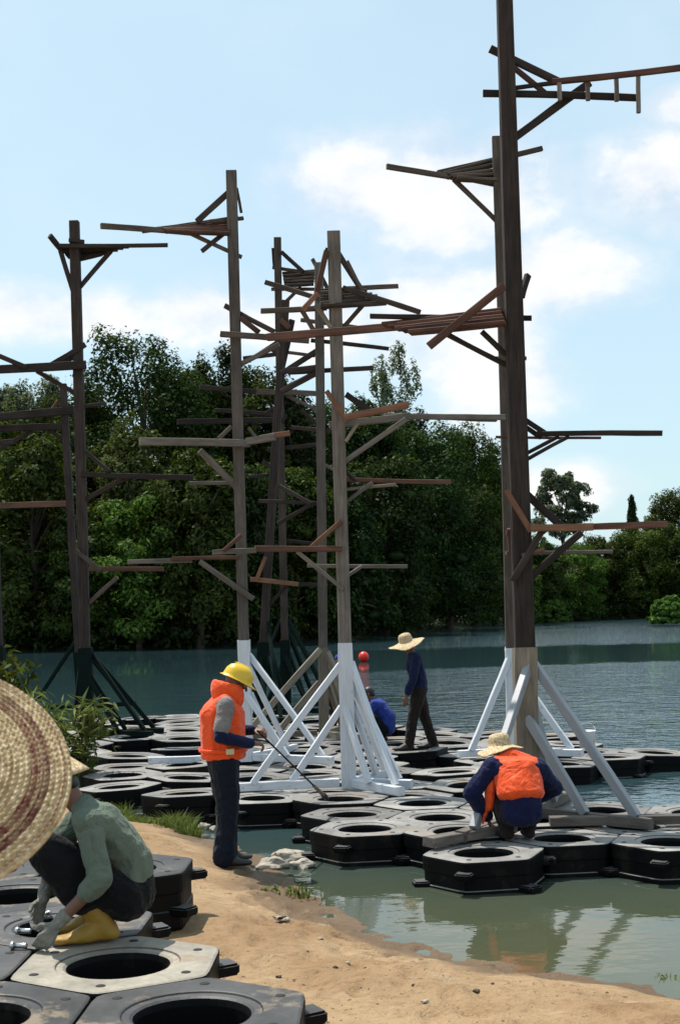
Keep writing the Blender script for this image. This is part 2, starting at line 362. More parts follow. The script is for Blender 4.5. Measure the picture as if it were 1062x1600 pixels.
def beam(name, a, b, w, h, mat, parent, origin, up=Vector((0, 0, 1)), twist=0.0, me=None):
    """timber from world a to b, w horizontal, h vertical thickness; origin = parent's world location"""
    d = b-a; L = d.length; x = d.normalized()
    if abs(x.dot(up)) > 0.97: up = Vector((0, 1, 0))
    y = up.cross(x).normalized(); z = x.cross(y)
    m = Matrix((x, y, z)).transposed().to_4x4() @ Matrix.Rotation(twist+_rb.uniform(-0.03, 0.03), 4, 'X')
    o = link(name, me or beam_mesh(L, w, h), mat, parent)
    m.translation = (a+b)/2-Vector(origin); o.matrix_local = m
    return o

# ------------------------------------------------------------------ terrain
SHORE = [(60, 2), (30, 5), (12, 7.2), (5, 7.9), (2.1, 8.3), (0.73, 9.3), (0.14, 10.2), (-0.27, 11.1), (-0.47, 12.1), (-0.72, 13.0), (-1.55, 14.9), (-2.9, 16.6), (-4.3, 18.2), (-5.6, 19.4), (-7.5, 21), (-14, 25), (-40, 36), (-160, 52)]
FAR = [(-160, 84), (-60, 90), (-20.8, 91), (-9.8, 89), (0.4, 102), (6.1, 118), (13, 140), (20, 162), (36, 178), (60, 176), (110, 150), (220, 120)]
LAKE = np.array(SHORE[::-1] + [(220, 2)][:0] + [], float)
lake_poly = np.array(SHORE + FAR + [(220, 0)], float)
def poly_sd(X, Y, poly):
    X = np.asarray(X, float); Y = np.asarray(Y, float)
    best = np.full(X.shape, 1e9); inside = np.zeros(X.shape, bool)
    n = len(poly)
    for i in range(n):
        x0, y0 = poly[i]; x1, y1 = poly[(i+1) % n]
        dx, dy = x1-x0, y1-y0; t = np.clip(((X-x0)*dx+(Y-y0)*dy)/(dx*dx+dy*dy), 0, 1)
        best = np.minimum(best, np.hypot(X-x0-t*dx, Y-y0-t*dy))
        c = ((y0 > Y) != (y1 > Y)); xx = x0+(Y-y0)/(dy if abs(dy) > 1e-9 else 1e-9)*dx
        inside ^= c & (X < xx)
    return np.where(inside, -best, best)
def vnoise(X, Y, s, seed=0):
    x, y = X*s+seed*17.3, Y*s-seed*9.1
    xi, yi = np.floor(x), np.floor(y); fx, fy = x-xi, y-yi
    def h(a, b): v = np.sin(a*127.1+b*311.7+seed)*43758.5453; return v-np.floor(v)
    fx, fy = fx*fx*(3-2*fx), fy*fy*(3-2*fy)
    return (h(xi, yi)*(1-fx)+h(xi+1, yi)*fx)*(1-fy)+(h(xi, yi+1)*(1-fx)+h(xi+1, yi+1)*fx)*fy-0.5
_rs = random.Random(8); STEPS = []
for (x0, y0, x1, y1, k_) in [(-0.5, 6.2, -0.75, 11.0, 17), (0.0, 5.4, -0.2, 10.6, 17), (0.5, 5.2, 0.4, 9.3, 13), (1.2, 5.4, -0.6, 10.9, 18), (1.8, 6.0, 0.9, 8.6, 9), (-0.4, 9.6, -1.1, 13.6, 12)]:
    for i_ in range(k_):
        t_ = i_/(k_-1); a_ = math.atan2(y1-y0, x1-x0); sd_ = 0.09*(1 if i_ % 2 else -1)
        STEPS.append((x0+(x1-x0)*t_-math.sin(a_)*sd_+_rs.uniform(-.06, .06), y0+(y1-y0)*t_+math.cos(a_)*sd_+_rs.uniform(-.06, .06), a_+_rs.uniform(-.25, .25)))
def ground_h(X, Y):
    X = np.asarray(X, float); Y = np.asarray(Y, float)
    d = poly_sd(X, Y, lake_poly) + 0.16*vnoise(X, Y, 2.3, 1) + 0.05*vnoise(X, Y, 9, 2)
    near = Y < 60
    zl = 0.30*sstep(d/1.5)
    zl = zl + np.where(near, 0.45*sstep((4.8-Y)/3.0), 0)
    zl = zl + np.where(near, 0, np.minimum(np.maximum(d-1, 0)*0.22, 9)*sstep(d/8))
    zl = zl + (0.045*vnoise(X, Y, 2.6, 3)*sstep(d/0.6) + 0.022*vnoise(X, Y, 6.5, 4)+0.012*vnoise(X, Y, 14, 5))*np.where((X < 0.2) & (Y > 4.5) & (Y < 10), sstep((X+0.75)/0.5), 1)
    for (fx, fy, fa) in (STEPS if X.size > 1 and float(np.min(Y)) < 16 else [t for t in STEPS if X.size == 1 and abs(t[0]-float(X.flat[0])) < 0.4 and abs(t[1]-float(Y.flat[0])) < 0.4]):
        m_ = (np.abs(X-fx) < 0.5) & (np.abs(Y-fy) < 0.5)
        if not np.any(m_): continue
        u = ((X-fx)*math.cos(fa)+(Y-fy)*math.sin(fa))/0.15; w = (-(X-fx)*math.sin(fa)+(Y-fy)*math.cos(fa))/0.065; q = u*u+w*w
        zl = zl+np.where(m_, -0.026*np.exp(-q*q)+0.012*np.exp(-(q-1.9)**2*1.5), 0)
    zw = np.maximum(0.28*d, -3.0)
    return np.where(d > 0, zl, zw)
def gz(x, y): return float(ground_h(np.array([x]), np.array([y]))[0])
def on_ground(px, py):
    a, b = ray(px, py)
    Ys = np.linspace(2, 60, 6000); h = ground_h(a*Ys, Ys); z = CAM_Z+b*Ys
    i = int(np.argmax(z <= h)); return Vector((a*Ys[i], Ys[i], float(h[i])))
def spaced(lo, hi, fine_lo, fine_hi, step, grow=1.18):
    out = list(np.arange(fine_lo, fine_hi+1e-6, step)); s = step; x = fine_hi
    while x < hi: s *= grow; x += s; out.append(min(x, hi))
    s = step; x = fine_lo
    while x > lo: s *= grow; x -= s; out.insert(0, max(x, lo))
    return np.array(out)
gx = spaced(-900, 900, -2.2, 3.6, 0.035, 1.12); gy = spaced(-300, 1500, 4.8, 14.0, 0.035, 1.06)
GX, GY = np.meshgrid(gx, gy); GZ = ground_h(GX, GY)
nx, ny = len(gx), len(gy)
idx = np.arange(nx*ny).reshape(ny, nx)
Fg = np.stack([idx[:-1, :-1].ravel(), idx[:-1, 1:].ravel(), idx[1:, 1:].ravel(), idx[1:, :-1].ravel()], 1)
me = np_mesh('ground', np.stack([GX.ravel(), GY.ravel(), GZ.ravel()], 1), Fg); smooth(me)
m, n, l, b = new_mat('sand')
v = coords(n, l, 'Object')
g1 = noise(n, l, v, 0.9, 6, 0.6); g2 = noise(n, l, v, 14, 6, 0.7); g3 = noise(n, l, v, 70, 3, 0.7); g4 = noise(n, l, v, 3.2, 5)
c = ramp(n, l, g1, [(0.3, (0.275, 0.165, 0.083)), (0.7, (0.455, 0.318, 0.183))])
c = mixc(n, l, ramp(n, l, g2, [(0.5, (0, 0, 0)), (0.72, (0.55,)*3)]), c, (0.14, 0.075, 0.038))
c = mixc(n, l, ramp(n, l, g3, [(0.62, (0, 0, 0)), (0.75, (0.6,)*3)]), c, (0.16, 0.10, 0.06))
c = mixc(n, l, ramp(n, l, g4, [(0.6, (0, 0, 0)), (0.72, (0.35,)*3)]), c, (0.54, 0.42, 0.285))
g5 = noise(n, l, coords(n, l, 'Object', (1.6, 1, 1)), 19, 2, 0.5); g6 = noise(n, l, v, 1.6, 3)
c = mixc(n, l, nmath(n, l, 'MULTIPLY', ramp(n, l, g5, [(0.66, (0, 0, 0)), (0.70, (0.85,)*3)]), ramp(n, l, g6, [(0.4, (0.1,)*3), (0.6, (1, 1, 1))])), c, (0.075, 0.042, 0.022))
sp = n.new('ShaderNodeSeparateXYZ'); l.new(v, sp.inputs[0])
wet = n.new('ShaderNodeMapRange'); wet.inputs[1].default_value = 0.05; wet.inputs[2].default_value = 0.13; wet.inputs[3].default_value = 1; wet.inputs[4].default_value = 0
l.new(nmath(n, l, 'ADD', sp.outputs[2], nmath(n, l, 'MULTIPLY', nmath(n, l, 'SUBTRACT', g2, 0.5), 0.12)), wet.inputs[0])
c = mixc(n, l, nmath(n, l, 'MULTIPLY', wet.outputs[0], 0.75), c, (0.10, 0.062, 0.034))
farm = n.new('ShaderNodeMapRange'); farm.inputs[1].default_value = 40; farm.inputs[2].default_value = 60; l.new(sp.outputs[1], farm.inputs[0])
c = mixc(n, l, farm.outputs[0], c, (0.030, 0.035, 0.014))
l.new(c, b.inputs['Base Color']); b.inputs['Specular IOR Level'].default_value = 0.2
l.new(nmath(n, l, 'SUBTRACT', 0.95, nmath(n, l, 'MULTIPLY', wet.outputs[0], 0.45)), b.inputs['Roughness'])
bump(n, l, b, nmath(n, l, 'ADD', g2, nmath(n, l, 'MULTIPLY', g3, 0.5)), 0.9, 0.035)
tag(link('ground', me, m), kind='structure')

# water
me = bpy.data.meshes.new('water'); s = 1400
me.from_pydata([(-s, -150, 0), (s, -150, 0), (s, 700, 0), (-s, 700, 0)], [], [(0, 1, 2, 3)])
m, n, l, b = new_mat('lake_water')
v = coords(n, l, 'Object'); sp = n.new('ShaderNodeSeparateXYZ'); l.new(v, sp.inputs[0])
wob = nmath(n, l, 'MULTIPLY', nmath(n, l, 'SUBTRACT', noise(n, l, coords(n, l, 'Object', (0.05, 0.12, 1)), 1.0, 3), 0.5), 10)
yy = nmath(n, l, 'ADD', sp.outputs[1], wob)
def band(a0, a1, v0, v1):
    r = n.new('ShaderNodeMapRange'); r.interpolation_type = 'SMOOTHSTEP'
    for i, q in enumerate((a0, a1, v0, v1)): r.inputs[i+1].default_value = q
    l.new(yy, r.inputs[0]); return r.outputs[0]
calm = nmath(n, l, 'SUBTRACT', 1.0, nmath(n, l, 'MULTIPLY', band(50, 54, 0, 0.93), band(73, 79, 1, 0)))   # a calm lane between wind-ruffled patches
near_ = band(12.0, 24.0, 0.05, 1.0)
patch = n.new('ShaderNodeMapRange'); patch.inputs[1].default_value = 0.35; patch.inputs[2].default_value = 0.6; patch.inputs[3].default_value = 0.45; patch.inputs[4].default_value = 1.0
l.new(noise(n, l, coords(n, l, 'Object', (0.06, 0.16, 1)), 1.0, 4), patch.inputs[0])
lee = n.new('ShaderNodeMapRange'); lee.interpolation_type = 'SMOOTHSTEP'                    # lee of the wooded bank
for i, q in enumerate((-9.0, 7.0, 0.16, 1.0)): lee.inputs[i+1].default_value = q
l.new(sp.outputs[0], lee.inputs[0])
amp = nmath(n, l, 'MULTIPLY', lee.outputs[0], nmath(n, l, 'MULTIPLY', nmath(n, l, 'MULTIPLY', calm, near_), patch.outputs[0]))
w1 = noise(n, l, coords(n, l, 'Object', (1.0, 1.5, 1)), 1.7, 3, 0.55); w2 = noise(n, l, coords(n, l, 'Object', (1.0, 1.4, 1)), 6.0, 3, 0.5)
w3 = noise(n, l, v, 0.7, 2)
hgt = nmath(n, l, 'ADD', nmath(n, l, 'MULTIPLY', w1, 0.13), nmath(n, l, 'ADD', nmath(n, l, 'MULTIPLY', w2, 0.030), nmath(n, l, 'MULTIPLY', w3, 0.14)))
bu = n.new('ShaderNodeBump'); bu.inputs['Distance'].default_value = 1.0
l.new(amp, bu.inputs['Strength']); l.new(hgt, bu.inputs['Height']); l.new(bu.outputs[0], b.inputs['Normal'])
mud = band(8.5, 17, 1, 0)
mn = noise(n, l, v, 0.9, 4)
c = mixc(n, l, mud, (0.026, 0.054, 0.061), mixc(n, l, mn, (0.048, 0.060, 0.030), (0.085, 0.085, 0.045)))
l.new(c, b.inputs['Base Color']); b.inputs['Roughness'].default_value = 0.02; b.inputs['IOR'].default_value = 1.33
tag(link('water', me, m), kind='structure')

# ------------------------------------------------------------------ floats (hexagonal modules with a round well)
PITCH = 0.97; FH = 0.38
AP = PITCH/2-0.003
def hex_r(a, ap, cut):
    """radius of a hexagon (flat edges at 0,60..) with its corners cut off"""
    k = (a+math.pi/6) % (math.pi/3)-math.pi/6
    r1 = ap/math.cos(k)
    k2 = (a) % (math.pi/3)-math.pi/6
    return min(r1, cut/math.cos(k2))
def float_mesh():
    angs = []
    for s in range(6):
        base = s*math.pi/3
        cut_a = math.acos(AP/ (AP/math.cos(math.pi/6)*0.985))  # where the corner cut begins
        for t in (-cut_a, -0.36, -0.18, 0, 0.18, 0.36, cut_a): angs.append(base+t)
        angs.append(base+math.pi/6)
    angs = sorted(a % (2*math.pi) for a in angs)
    N = len(angs); CUT = AP/math.cos(math.pi/6)*0.968
    def ring(inset, z): return [((hex_r(a, AP-inset, CUT-inset))*math.cos(a), (hex_r(a, AP-inset, CUT-inset))*math.sin(a), z) for a in angs]
    def circ(r, z): return [(r*math.cos(a), r*math.sin(a), z) for a in angs]
    H = FH
    rings = [ring(0.012, 0), ring(0.004, 0.02), ring(0.004, H*0.34), ring(0.014, H*0.36), ring(0.014, H*0.64), ring(0.002, H*0.66), ring(0.0, H-0.018), ring(0.005, H-0.005), ring(0.016, H),
             circ(0.318, H), circ(0.310, H-0.003), circ(0.304, H-0.010), circ(0.272, H-0.012), circ(0.258, H-0.020), circ(0.25, H-0.05), circ(0.242, 0.04)]
    V = [p for r in rings for p in r]; Fc = []
    for i in range(len(rings)-1):
        for k in range(N):
            k2 = (k+1) % N; Fc.append((i*N+k, i*N+k2, (i+1)*N+k2, (i+1)*N+k))
    Fc.append(tuple(range(N))[::-1])
    me = bpy.data.meshes.new('float_shell'); me.from_pydata(V, [], Fc); me.update()
    return me
fm = float_mesh()
def lug_mesh():
    bm = bmesh.new(); bmesh.ops.create_cube(bm, size=1.0)
    for v in bm.verts: v.co = Vector((v.co.x*0.17+0.055, v.co.y*(0.17-0.03*(v.co.x > 0)), v.co.z*0.062))
    bmesh.ops.bevel(bm, geom=list(bm.edges), offset=0.012, segments=2, affect='EDGES')
    me = bpy.data.meshes.new('lug'); bm.to_mesh(me); bm.free(); return me
lugm = lug_mesh()
sockm = lathe('hole_disc', [(0.0, 0.0035), (0.019, 0.0035), (0.024, 0.0015), (0.026, -0.004)], 14)  # raised dark disc in place of a bolt hole's shaded depth
fm_by = {}
def make_float(x, y, ztop, rot, mat, label, group, lugs=True, sockets=False, tilt=(0, 0), name='float_module'):
    o = empty(name, (x, y, ztop-FH), label, 'float', group)
    o.rotation_euler = (tilt[0], tilt[1], rot)
    if mat not in fm_by: c = fm.copy(); fm_by[mat] = c; c.materials.append(M[mat])
    col_o = bpy.data.objects.new('shell', fm_by[mat]); col.objects.link(col_o); col_o.parent = o
    if lugs:
        for k in range(6):
            a = math.pi/6+k*math.pi/3; rr = AP/math.cos(math.pi/6)*0.935-0.03
            g = bpy.data.objects.new('connector_lug', lugm); col.objects.link(g); g.parent = o
            g.location = (rr*math.cos(a), rr*math.sin(a), FH*(0.70 if k % 2 else 0.34)); g.rotation_euler = (0, 0, a)
    if sockets:
        for k in range(6):
            a = math.pi/6+k*math.pi/3; rr = 0.425
            g = bpy.data.objects.new('bolt_hole_disc', sockm); col.objects.link(g); g.parent = o
            g.location = (rr*math.cos(a), rr*math.sin(a), FH)
    return o
lugm.materials.append(M['float_near']); sockm.materials.append(M['hole_shade'])
ZF = 0.29
def in_poly(px, py, poly):
    ins = False
    for i in range(len(poly)):
        x0, y0 = poly[i]; x1, y1 = poly[(i+1) % len(poly)]
        if (y0 > py) != (y1 > py) and px < x0+(py-y0)/(y1-y0)*(x1-x0): ins = not ins
    return ins
def project(p):
    X, Z = p[0]/p[1], (p[2]-CAM_Z)/p[1]
    u = X*math.cos(ROLL)-Z*math.sin(ROLL); v = X*math.sin(ROLL)+Z*math.cos(ROLL)
    return PCX+u*F_PX, PCY-v*F_PX
a0 = atZ(570, 1292, ZF); LA = R(37)
e1 = Vector((math.cos(LA), math.sin(LA), 0))*PITCH; e2 = Vector((math.cos(LA+R(60)), math.sin(LA+R(60)), 0))*PITCH
DECK = [(60,1150),(100,1132),(200,1116),(420,1108),(520,1120),(620,1136),(760,1140),(960,1152),(1040,1160),(1046,1178),(940,1196),(880,1206),(800,1222),(745,1240),(860,1252),(1000,1250),(1130,1250),(1130,1325),(980,1322),(860,1330),(700,1338),(640,1300),(600,1310),(500,1312),(470,1268),(430,1248),(330,1262),(280,1252),(230,1228),(150,1222),(110,1190),(60,1185)]
GAPS = [[(620,1180),(735,1180),(700,1200),(640,1204)], [(180,1160),(260,1158),(300,1176),(200,1182)], [(830,1195),(960,1198),(960,1240),(850,1245)]]
rng = random.Random(3); nfl = 0; used_lb = set()
SPECIAL = [(570,1292,'black float at the front corner of the raft, jutting towards the pale rocks'), (772,1322,'black float carrying the squatting worker in orange vest'), (655,1171,'black float under the walking worker in wide straw hat'),
           (993,1164,'black float at the far outer corner of the raft beyond the white paint bucket'), (596,1160,'black float under the squatting worker in bright blue shirt')]
for i in range(-40, 41):
    for j in range(-40, 41):
        p = a0+e1*i+e2*j
        if p.y < 11 or p.y > 34 or abs(p.x) > 9: continue
        if poly_sd(np.array([p.x]), np.array([p.y]), lake_poly)[0] > -0.25: continue
        q = project((p.x, p.y, ZF))
        if not in_poly(q[0], q[1], DECK) or any(in_poly(q[0], q[1], g) for g in GAPS): continue
        key = rng.random()
        near = p.y < 16.5
        if not near and key < 0.10: continue
        lab, gr = 'black hexagonal plastic float with a round well, part of the raft on the lake', 'float modules of the lake raft'
        for (qx, qy, lb) in SPECIAL:
            if abs(q[0]-qx) < 34 and abs(q[1]-qy) < 9 and lb not in used_lb: lab, gr = lb, 'float modules of the lake raft'; used_lb.add(lb)
        make_float(p.x, p.y, ZF+(rng.uniform(-0.018, 0.018) if p.y < 15.5 else rng.uniform(-0.07, 0.03)), LA, 'float', lab, gr,
                   lugs=near or key > 0.6, sockets=p.y < 14.2, tilt=tuple(rng.uniform(-1, 1)*(0.012 if p.y < 15.5 else 0.045) for _ in range(2)))
        nfl += 1
print('floats', nfl)
# floats lying on the sand
ZS = 0.685; LS = R(-61.6)
s1 = Vector((math.cos(LS), math.sin(LS), 0))*PITCH; s2 = Vector((math.cos(LS-R(60)), math.sin(LS-R(60)), 0))*PITCH
h1 = atZ(185, 1503, ZS)
SAND_L = {(-1, 0): 'dark float on the sand under the yellow boots of the green-shirted worker', (1, 0): 'dark float joined to the dusty beige one at its corner towards the open sand',
          (-2, -1): 'dark float at the end of the sand row, behind the back of the green-shirted worker'}
for (i, j, mat) in [(0, 0, 'float_dusty'), (1, 0, 'float_near'), (0, 1, 'float_near'), (-1, 0, 'float_near'), (-2, 0, 'float_near'), (-2, -1, 'float_near'), (-1, 1, 'float_near'), (-2, 1, 'float_near'), (-3, 0, 'float_near'), (1, 1, 'float_near'), (-1, 2, 'float_near'), (0, 2, 'float_near'), (-2, 2, 'float_near'), (-3, 1, 'float_near')]:
    p = h1+s1*i+s2*j
    if mat == 'float_dusty':
        lab, gr = 'hexagonal float coated in pale beige dust, bolted into the row lying on the sand', None
    elif (i, j) in SAND_L: lab, gr = SAND_L[(i, j)], 'float modules laid out on the sand'
    else: lab, gr = 'dark grey hexagonal plastic float lying on the sand', 'float modules laid out on the sand'
    make_float(p.x, p.y, ZS, LS, mat, lab, gr, True, True)

# ------------------------------------------------------------------ timber towers
class Tower:
    def __init__(s, D, top, bot, w, label, mat='wood', base='white', base_y=None, w_top=None):
        s.D = D; B = atY(bot[0], bot[1], D); B.z = ZF
        s.o = B.copy(); s.root = empty('timber_tower', B, label, 'tower', 'timber towers on the raft')
        T = atY(top[0], top[1], D); s.top = T; s.w = w; s.base = base
        n_seg = 1
        a = B.copy()
        if base_y is not None:
            t = (base_y-bot[1])/(top[1]-bot[1]); J = B.lerp(T, t)
            beam('post_foot', B, J, w*(1.4 if base == 'green' else 1.14), w*(1.4 if base == 'green' else 1.14), M[base], s.root, B)
            a = B.lerp(T, t*0.98)
        me = None
        L = (T-a).length
        if w_top:
            me = beam_mesh(L, w, w, 0.012, 0.35)
            for v in me.vertices:
                t = v.co.x/L+0.5; k = (1-t)+t*w_top/w; v.co.y *= k; v.co.z *= k
        beam('post', a, T, w, w, M[mat], s.root, B, me=me or beam_mesh(L, w, w, 0.012, 0.35))
    def P(s, p): return atY(p[0], p[1], s.D+(p[2] if len(p) > 2 else 0))
    def b(s, name, p, q, th, mat='wood', w=None):
        a, c = s.P(p), s.P(q); h = th*s.D/F_PX
        return beam(name, a, c, w or max(0.04, h*0.75), h, M[mat], s.root, s.o)
    def deck(s, e0, e1, f0, f1, n, mat='wood'):
        """n boards whose ends run from edge e0-e1 to edge f0-f1"""
        A0, A1, B0, B1 = s.P(e0), s.P(e1), s.P(f0), s.P(f1)
        for k in range(n):
            t = k/(n-1); a = A0.lerp(B0, t); c = A1.lerp(B1, t)
            wd = max(0.07, max((A0-B0).length, (A1-B1).length)/(n-1)*1.3)
            beam('deck_board', a+Vector((0, 0, 0.006*(k % 2))), c+Vector((0, 0, 0.006*(k % 2))), wd, 0.04, M[mat], s.root, s.o)
    def arms(s, dirs, length, hi, lo, th, mat, foot_mat=None, post_shift=0.05):
        for a in dirs:
            d = Vector((math.cos(R(a)), math.sin(R(a)), 0)); side = Vector((-d.y, d.x, 0))
            z0 = 0.055
            beam('base_beam', s.o+d*0.12+Vector((0, 0, z0)), s.o+d*(length+0.18)+Vector((0, 0, z0)), th*1.15, 0.10, M[foot_mat or mat], s.root, s.o)
            for h, L, off in ((hi, length, 0.05), (lo, length*0.58, -0.06)):
                if h is None: continue
                u = (s.top-s.o).normalized()
                beam('brace', s.o+u*h+d*post_shift+side*off, s.o+d*L+side*off+Vector((0, 0, 0.10)), th*0.8, th, M[mat], s.root, s.o)

# right front tower, reaching out of the frame
T = Tower(13.4, (785.5, -70), (827, 1277), 0.195, 'tallest dark brown timber tower, rising beside the squatting worker in orange vest', 'wood_dark', 'wood_tan', 1012, 0.145)
T.b('beam', (754,146,.14), (999,153,.10), 10, 'wood_dark')
T.b('beam', (862,128,.20), (1130,97,-.9), 9, 'wood_red')
T.b('strut', (765,76,.16), (872,128,.24), 11, 'wood_dark')
T.b('strut', (795,100,.16), (853,147,.20), 8, 'wood_red')
T.b('brace', (800,218,.05), (920,130,.25), 12, 'wood_dark')
T.b('strut', (800,138,.16), (872,129,.2), 6, 'wood_dark')
for x, y0, y1 in ((873,130,157),(917,130,157),(962,122,158),(996,118,176)): T.b('slat', (x,y0,.04), (x+1,y1,.04), 7, 'wood_grey')
T.b('beam', (418,527,1.6), (802,493,.12), 13, 'wood_red')
T.b('beam', (578,494,.5), (830,497,.15), 8, 'wood_dark')
T.b('beam', (640,508,.9), (800,500,.3), 14, 'wood_red')
T.deck((600,508,.6), (785,486,.1), (640,520,.2), (790,505,-.1), 5, 'wood_red')
T.b('strut', (670,541,-.15), (787,447,-.13), 12, 'wood_red')
T.b('strut', (814,464,.12), (824,430,.2), 10, 'wood_dark')
T.b('brace', (690,518,.2), (818,584,.12), 8, 'wood_dark')
T.b('brace', (752,518,.1), (790,555,.1), 8, 'wood_dark')
T.b('beam', (836,678,.1), (1034,677,-.1), 8, 'wood_dark')
T.b('strut', (815,653,.12), (856,680,.1), 8, 'wood_dark')
T.b('strut', (815,663,.16), (845,684,.14), 7, 'wood_dark')
T.b('beam', (774,683,.22), (938,684,.2), 4, 'wood_red')
T.b('brace', (815,722,.08), (888,682,.1), 6, 'wood_dark')
T.b('brace', (815,712,.16), (872,682,.16), 6, 'wood_dark')
T.b('beam', (828,825,-.22), (926,823,-.3), 11, 'wood_orange_lit')  # sunlit part of one beam, painted lighter than its rest
T.b('beam', (922,823,-.22), (1042,819,-.36), 10, 'wood_red')
T.b('strut', (790,766,-.16), (829,830,-.2), 9, 'wood_orange_lit')  # orange tone paints this strut as sunlit
T.b('strut', (822,772,.16), (876,822,.2), 11, 'wood_dark')
T.b('brace', (822,908,.06), (908,832,.05), 11, 'wood_dark')
T.b('brace', (800,908,-.14), (846,830,-.2), 10, 'wood_dark')
T.b('beam', (790,864,.2), (956,862,.4), 6, 'wood_grey')
T.b('beam', (790,833,.15), (826,834,.15), 8, 'wood_orange_lit')
T.b('strut', (795,826,.14), (798,868,.2), 9, 'wood_red')
T.b('beam', (815,868,-.14), (850,858,-.2), 6, 'wood_orange_lit')
T.arms([-43], 1.18, 1.55, 1.0, 0.088, 'pale', 'wood_grey'); T.arms([-121], 1.40, 1.5, None, 0.088, 'pale', 'wood_grey'); T.arms([62], 1.0, 1.55, 0.9, 0.1, 'pale', 'wood_grey')
for p, q in (((858,1283), (1085,1279)), ((668,1316), (800,1292))):
    A, C = atZ(p[0], p[1], ZF+0.05), atZ(q[0], q[1], ZF+0.05); beam('base_beam', A, C, 0.13, 0.085, M['wood_grey'], T.root, T.o)

# tower behind it
T = Tower(19.0, (775, 214), (801, 1178), 0.125, 'grey timber tower with white base, standing close behind the tallest dark tower', 'wood', 'white', 1012)
T.b('beam', (604,260,-.4), (716,278,0), 8, 'wood'); T.b('beam', (700,276,0), (776,290,.1), 5, 'wood')
T.b('beam', (684,270,0), (846,232,.5), 8, 'wood'); T.b('brace', (708,280,0), (778,348,.02), 7, 'wood')
T.deck((690,273,.0), (773,250,.3), (712,279,-.1), (775,283,.0), 5, 'wood')
T.b('beam', (772,560,.2), (822,560,.1), 6, 'wood_dark'); T.b('beam', (775,655,-.1), (700,652,-.3), 8, 'wood')
T.arms([198], 0.66, 1.35, None, 0.085, 'white'); T.arms([-30], 0.85, 1.2, None, 0.085, 'white'); T.arms([75], 1.15, 1.5, 0.95, 0.085, 'white')

# centre tower with white base
T = Tower(16.0, (521, 363), (545, 1231), 0.155, 'grey brown timber tower with white base between the standing worker and the seated blue-shirted worker', 'wood_grey', 'white', 1006)
T.b('beam', (408,486,.3), (510,481,.1), 8, 'wood'); T.b('beam', (415,441,.5), (515,472,.1), 8, 'wood')
T.b('strut', (510,392,-.1), (494,461,-.14), 8, 'wood_red'); T.b('strut', (496,458,-.14), (473,484,-.2), 8, 'wood_orange_lit')
T.b('strut', (512,388,.12), (497,440,.12), 7, 'wood_dark')
T.b('strut', (526,392,.10), (568,458,.2), 8, 'wood'); T.b('strut', (541,408,.0), (568,460,.1), 7, 'wood')
T.b('beam', (540,451,.3), (622,447,.3), 7, 'wood'); T.b('beam', (536,450,.0), (656,488,-.3), 8, 'wood')
T.deck((500,455,.35), (566,452,.3), (500,480,-.1), (604,474,.0), 6, 'wood')
T.b('brace', (536,512,.05), (580,462,.1), 7, 'wood'); T.b('brace', (470,482,.2), (492,520,.1), 7, 'wood'); T.b('brace', (493,476,-.1), (517,512,-.08), 7, 'wood_tan')
T.b('beam', (500,520,.16), (545,515,.16), 7, 'wood')
T.b('beam', (538,652,-.16), (638,632,-.35), 10, 'wood_orange_lit'); T.b('strut', (510,611,-.14), (542,658,-.16), 8, 'wood_orange_lit')  # sunlit look of these two timbers is put into the orange tone
T.b('beam', (514,664,.12), (640,650,.2), 11, 'wood_grey'); T.b('beam', (600,650,.2), (788,652,.7), 9, 'wood_grey')
T.b('strut', (540,616,.12), (578,642,.14), 9, 'wood_dark'); T.b('brace', (537,722,.02), (634,655,.15), 8, 'wood_grey'); T.b('brace', (540,690,-.1), (560,660,-.12), 5, 'wood_tan')
T.b('beam', (535,749,.12), (704,753,.4), 7, 'wood_red'); T.b('beam', (540,765,.1), (618,757,.2), 5, 'wood_tan'); T.b('brace', (538,786,.05), (582,754,.1), 6, 'wood_grey')
T.b('strut', (536,735,.12), (556,752,.14), 5, 'wood_dark')
T.b('beam', (332,863,-.5), (400,860,-.4), 8, 'wood_grey'); T.b('beam', (398,857,-.38), (533,857,-.12), 9, 'wood_red')
T.b('strut', (486,855,-.13), (533,814,-.10), 7, 'wood_orange_lit'); T.b('strut', (349,861,-.5), (377,836,-.45), 6, 'wood_red')
T.b('brace', (464,862,-.1), (536,921,-.1), 6, 'wood_grey'); T.b('beam', (480,884,.2), (636,885,.3), 6, 'wood_grey'); T.b('brace', (538,903,.08), (566,884,.2), 5, 'wood_grey')
T.arms([190], 1.15, 1.48, 0.95, 0.078, 'white'); T.arms([58, -58], 0.92, 1.48, 0.95, 0.078, 'white')
T.arms([-24], 0.62, 1.25, None, 0.085, 'white')

# tower behind the standing worker
T = Tower(19.0, (361.5, 268), (386, 1194), 0.15, 'grey timber tower with white base behind the worker in yellow helmet', 'wood_grey', 'white', 1004)
T.b('beam', (158,353,-.7), (300,364,.0), 8, 'wood'); T.b('beam', (222,361,0), (372,340,.35), 7, 'wood')
T.deck((250,360,-.1), (356,346,.25), (262,362,-.3), (358,366,-.1), 6, 'wood_red')
T.b('strut', (308,346,.0), (356,302,.1), 9, 'wood'); T.b('strut', (370,294,.12), (377,332,.12), 6, 'wood'); T.b('beam', (328,346,-.1), (380,341,.1), 6, 'wood')
T.b('brace', (288,360,-.1), (378,402,.05), 6, 'wood_grey'); T.b('brace', (316,392,-.2), (356,360,.1), 7, 'wood')
T.b('beam', (345,522,-.15), (482,532,-.5), 9, 'wood'); T.b('strut', (352,478,.12), (428,518,-.2), 8, 'wood'); T.b('strut', (376,497,-.1), (404,519,-.2), 8, 'wood_red'); T.b('brace', (366,574,.0), (436,538,-.2), 7, 'wood_grey')
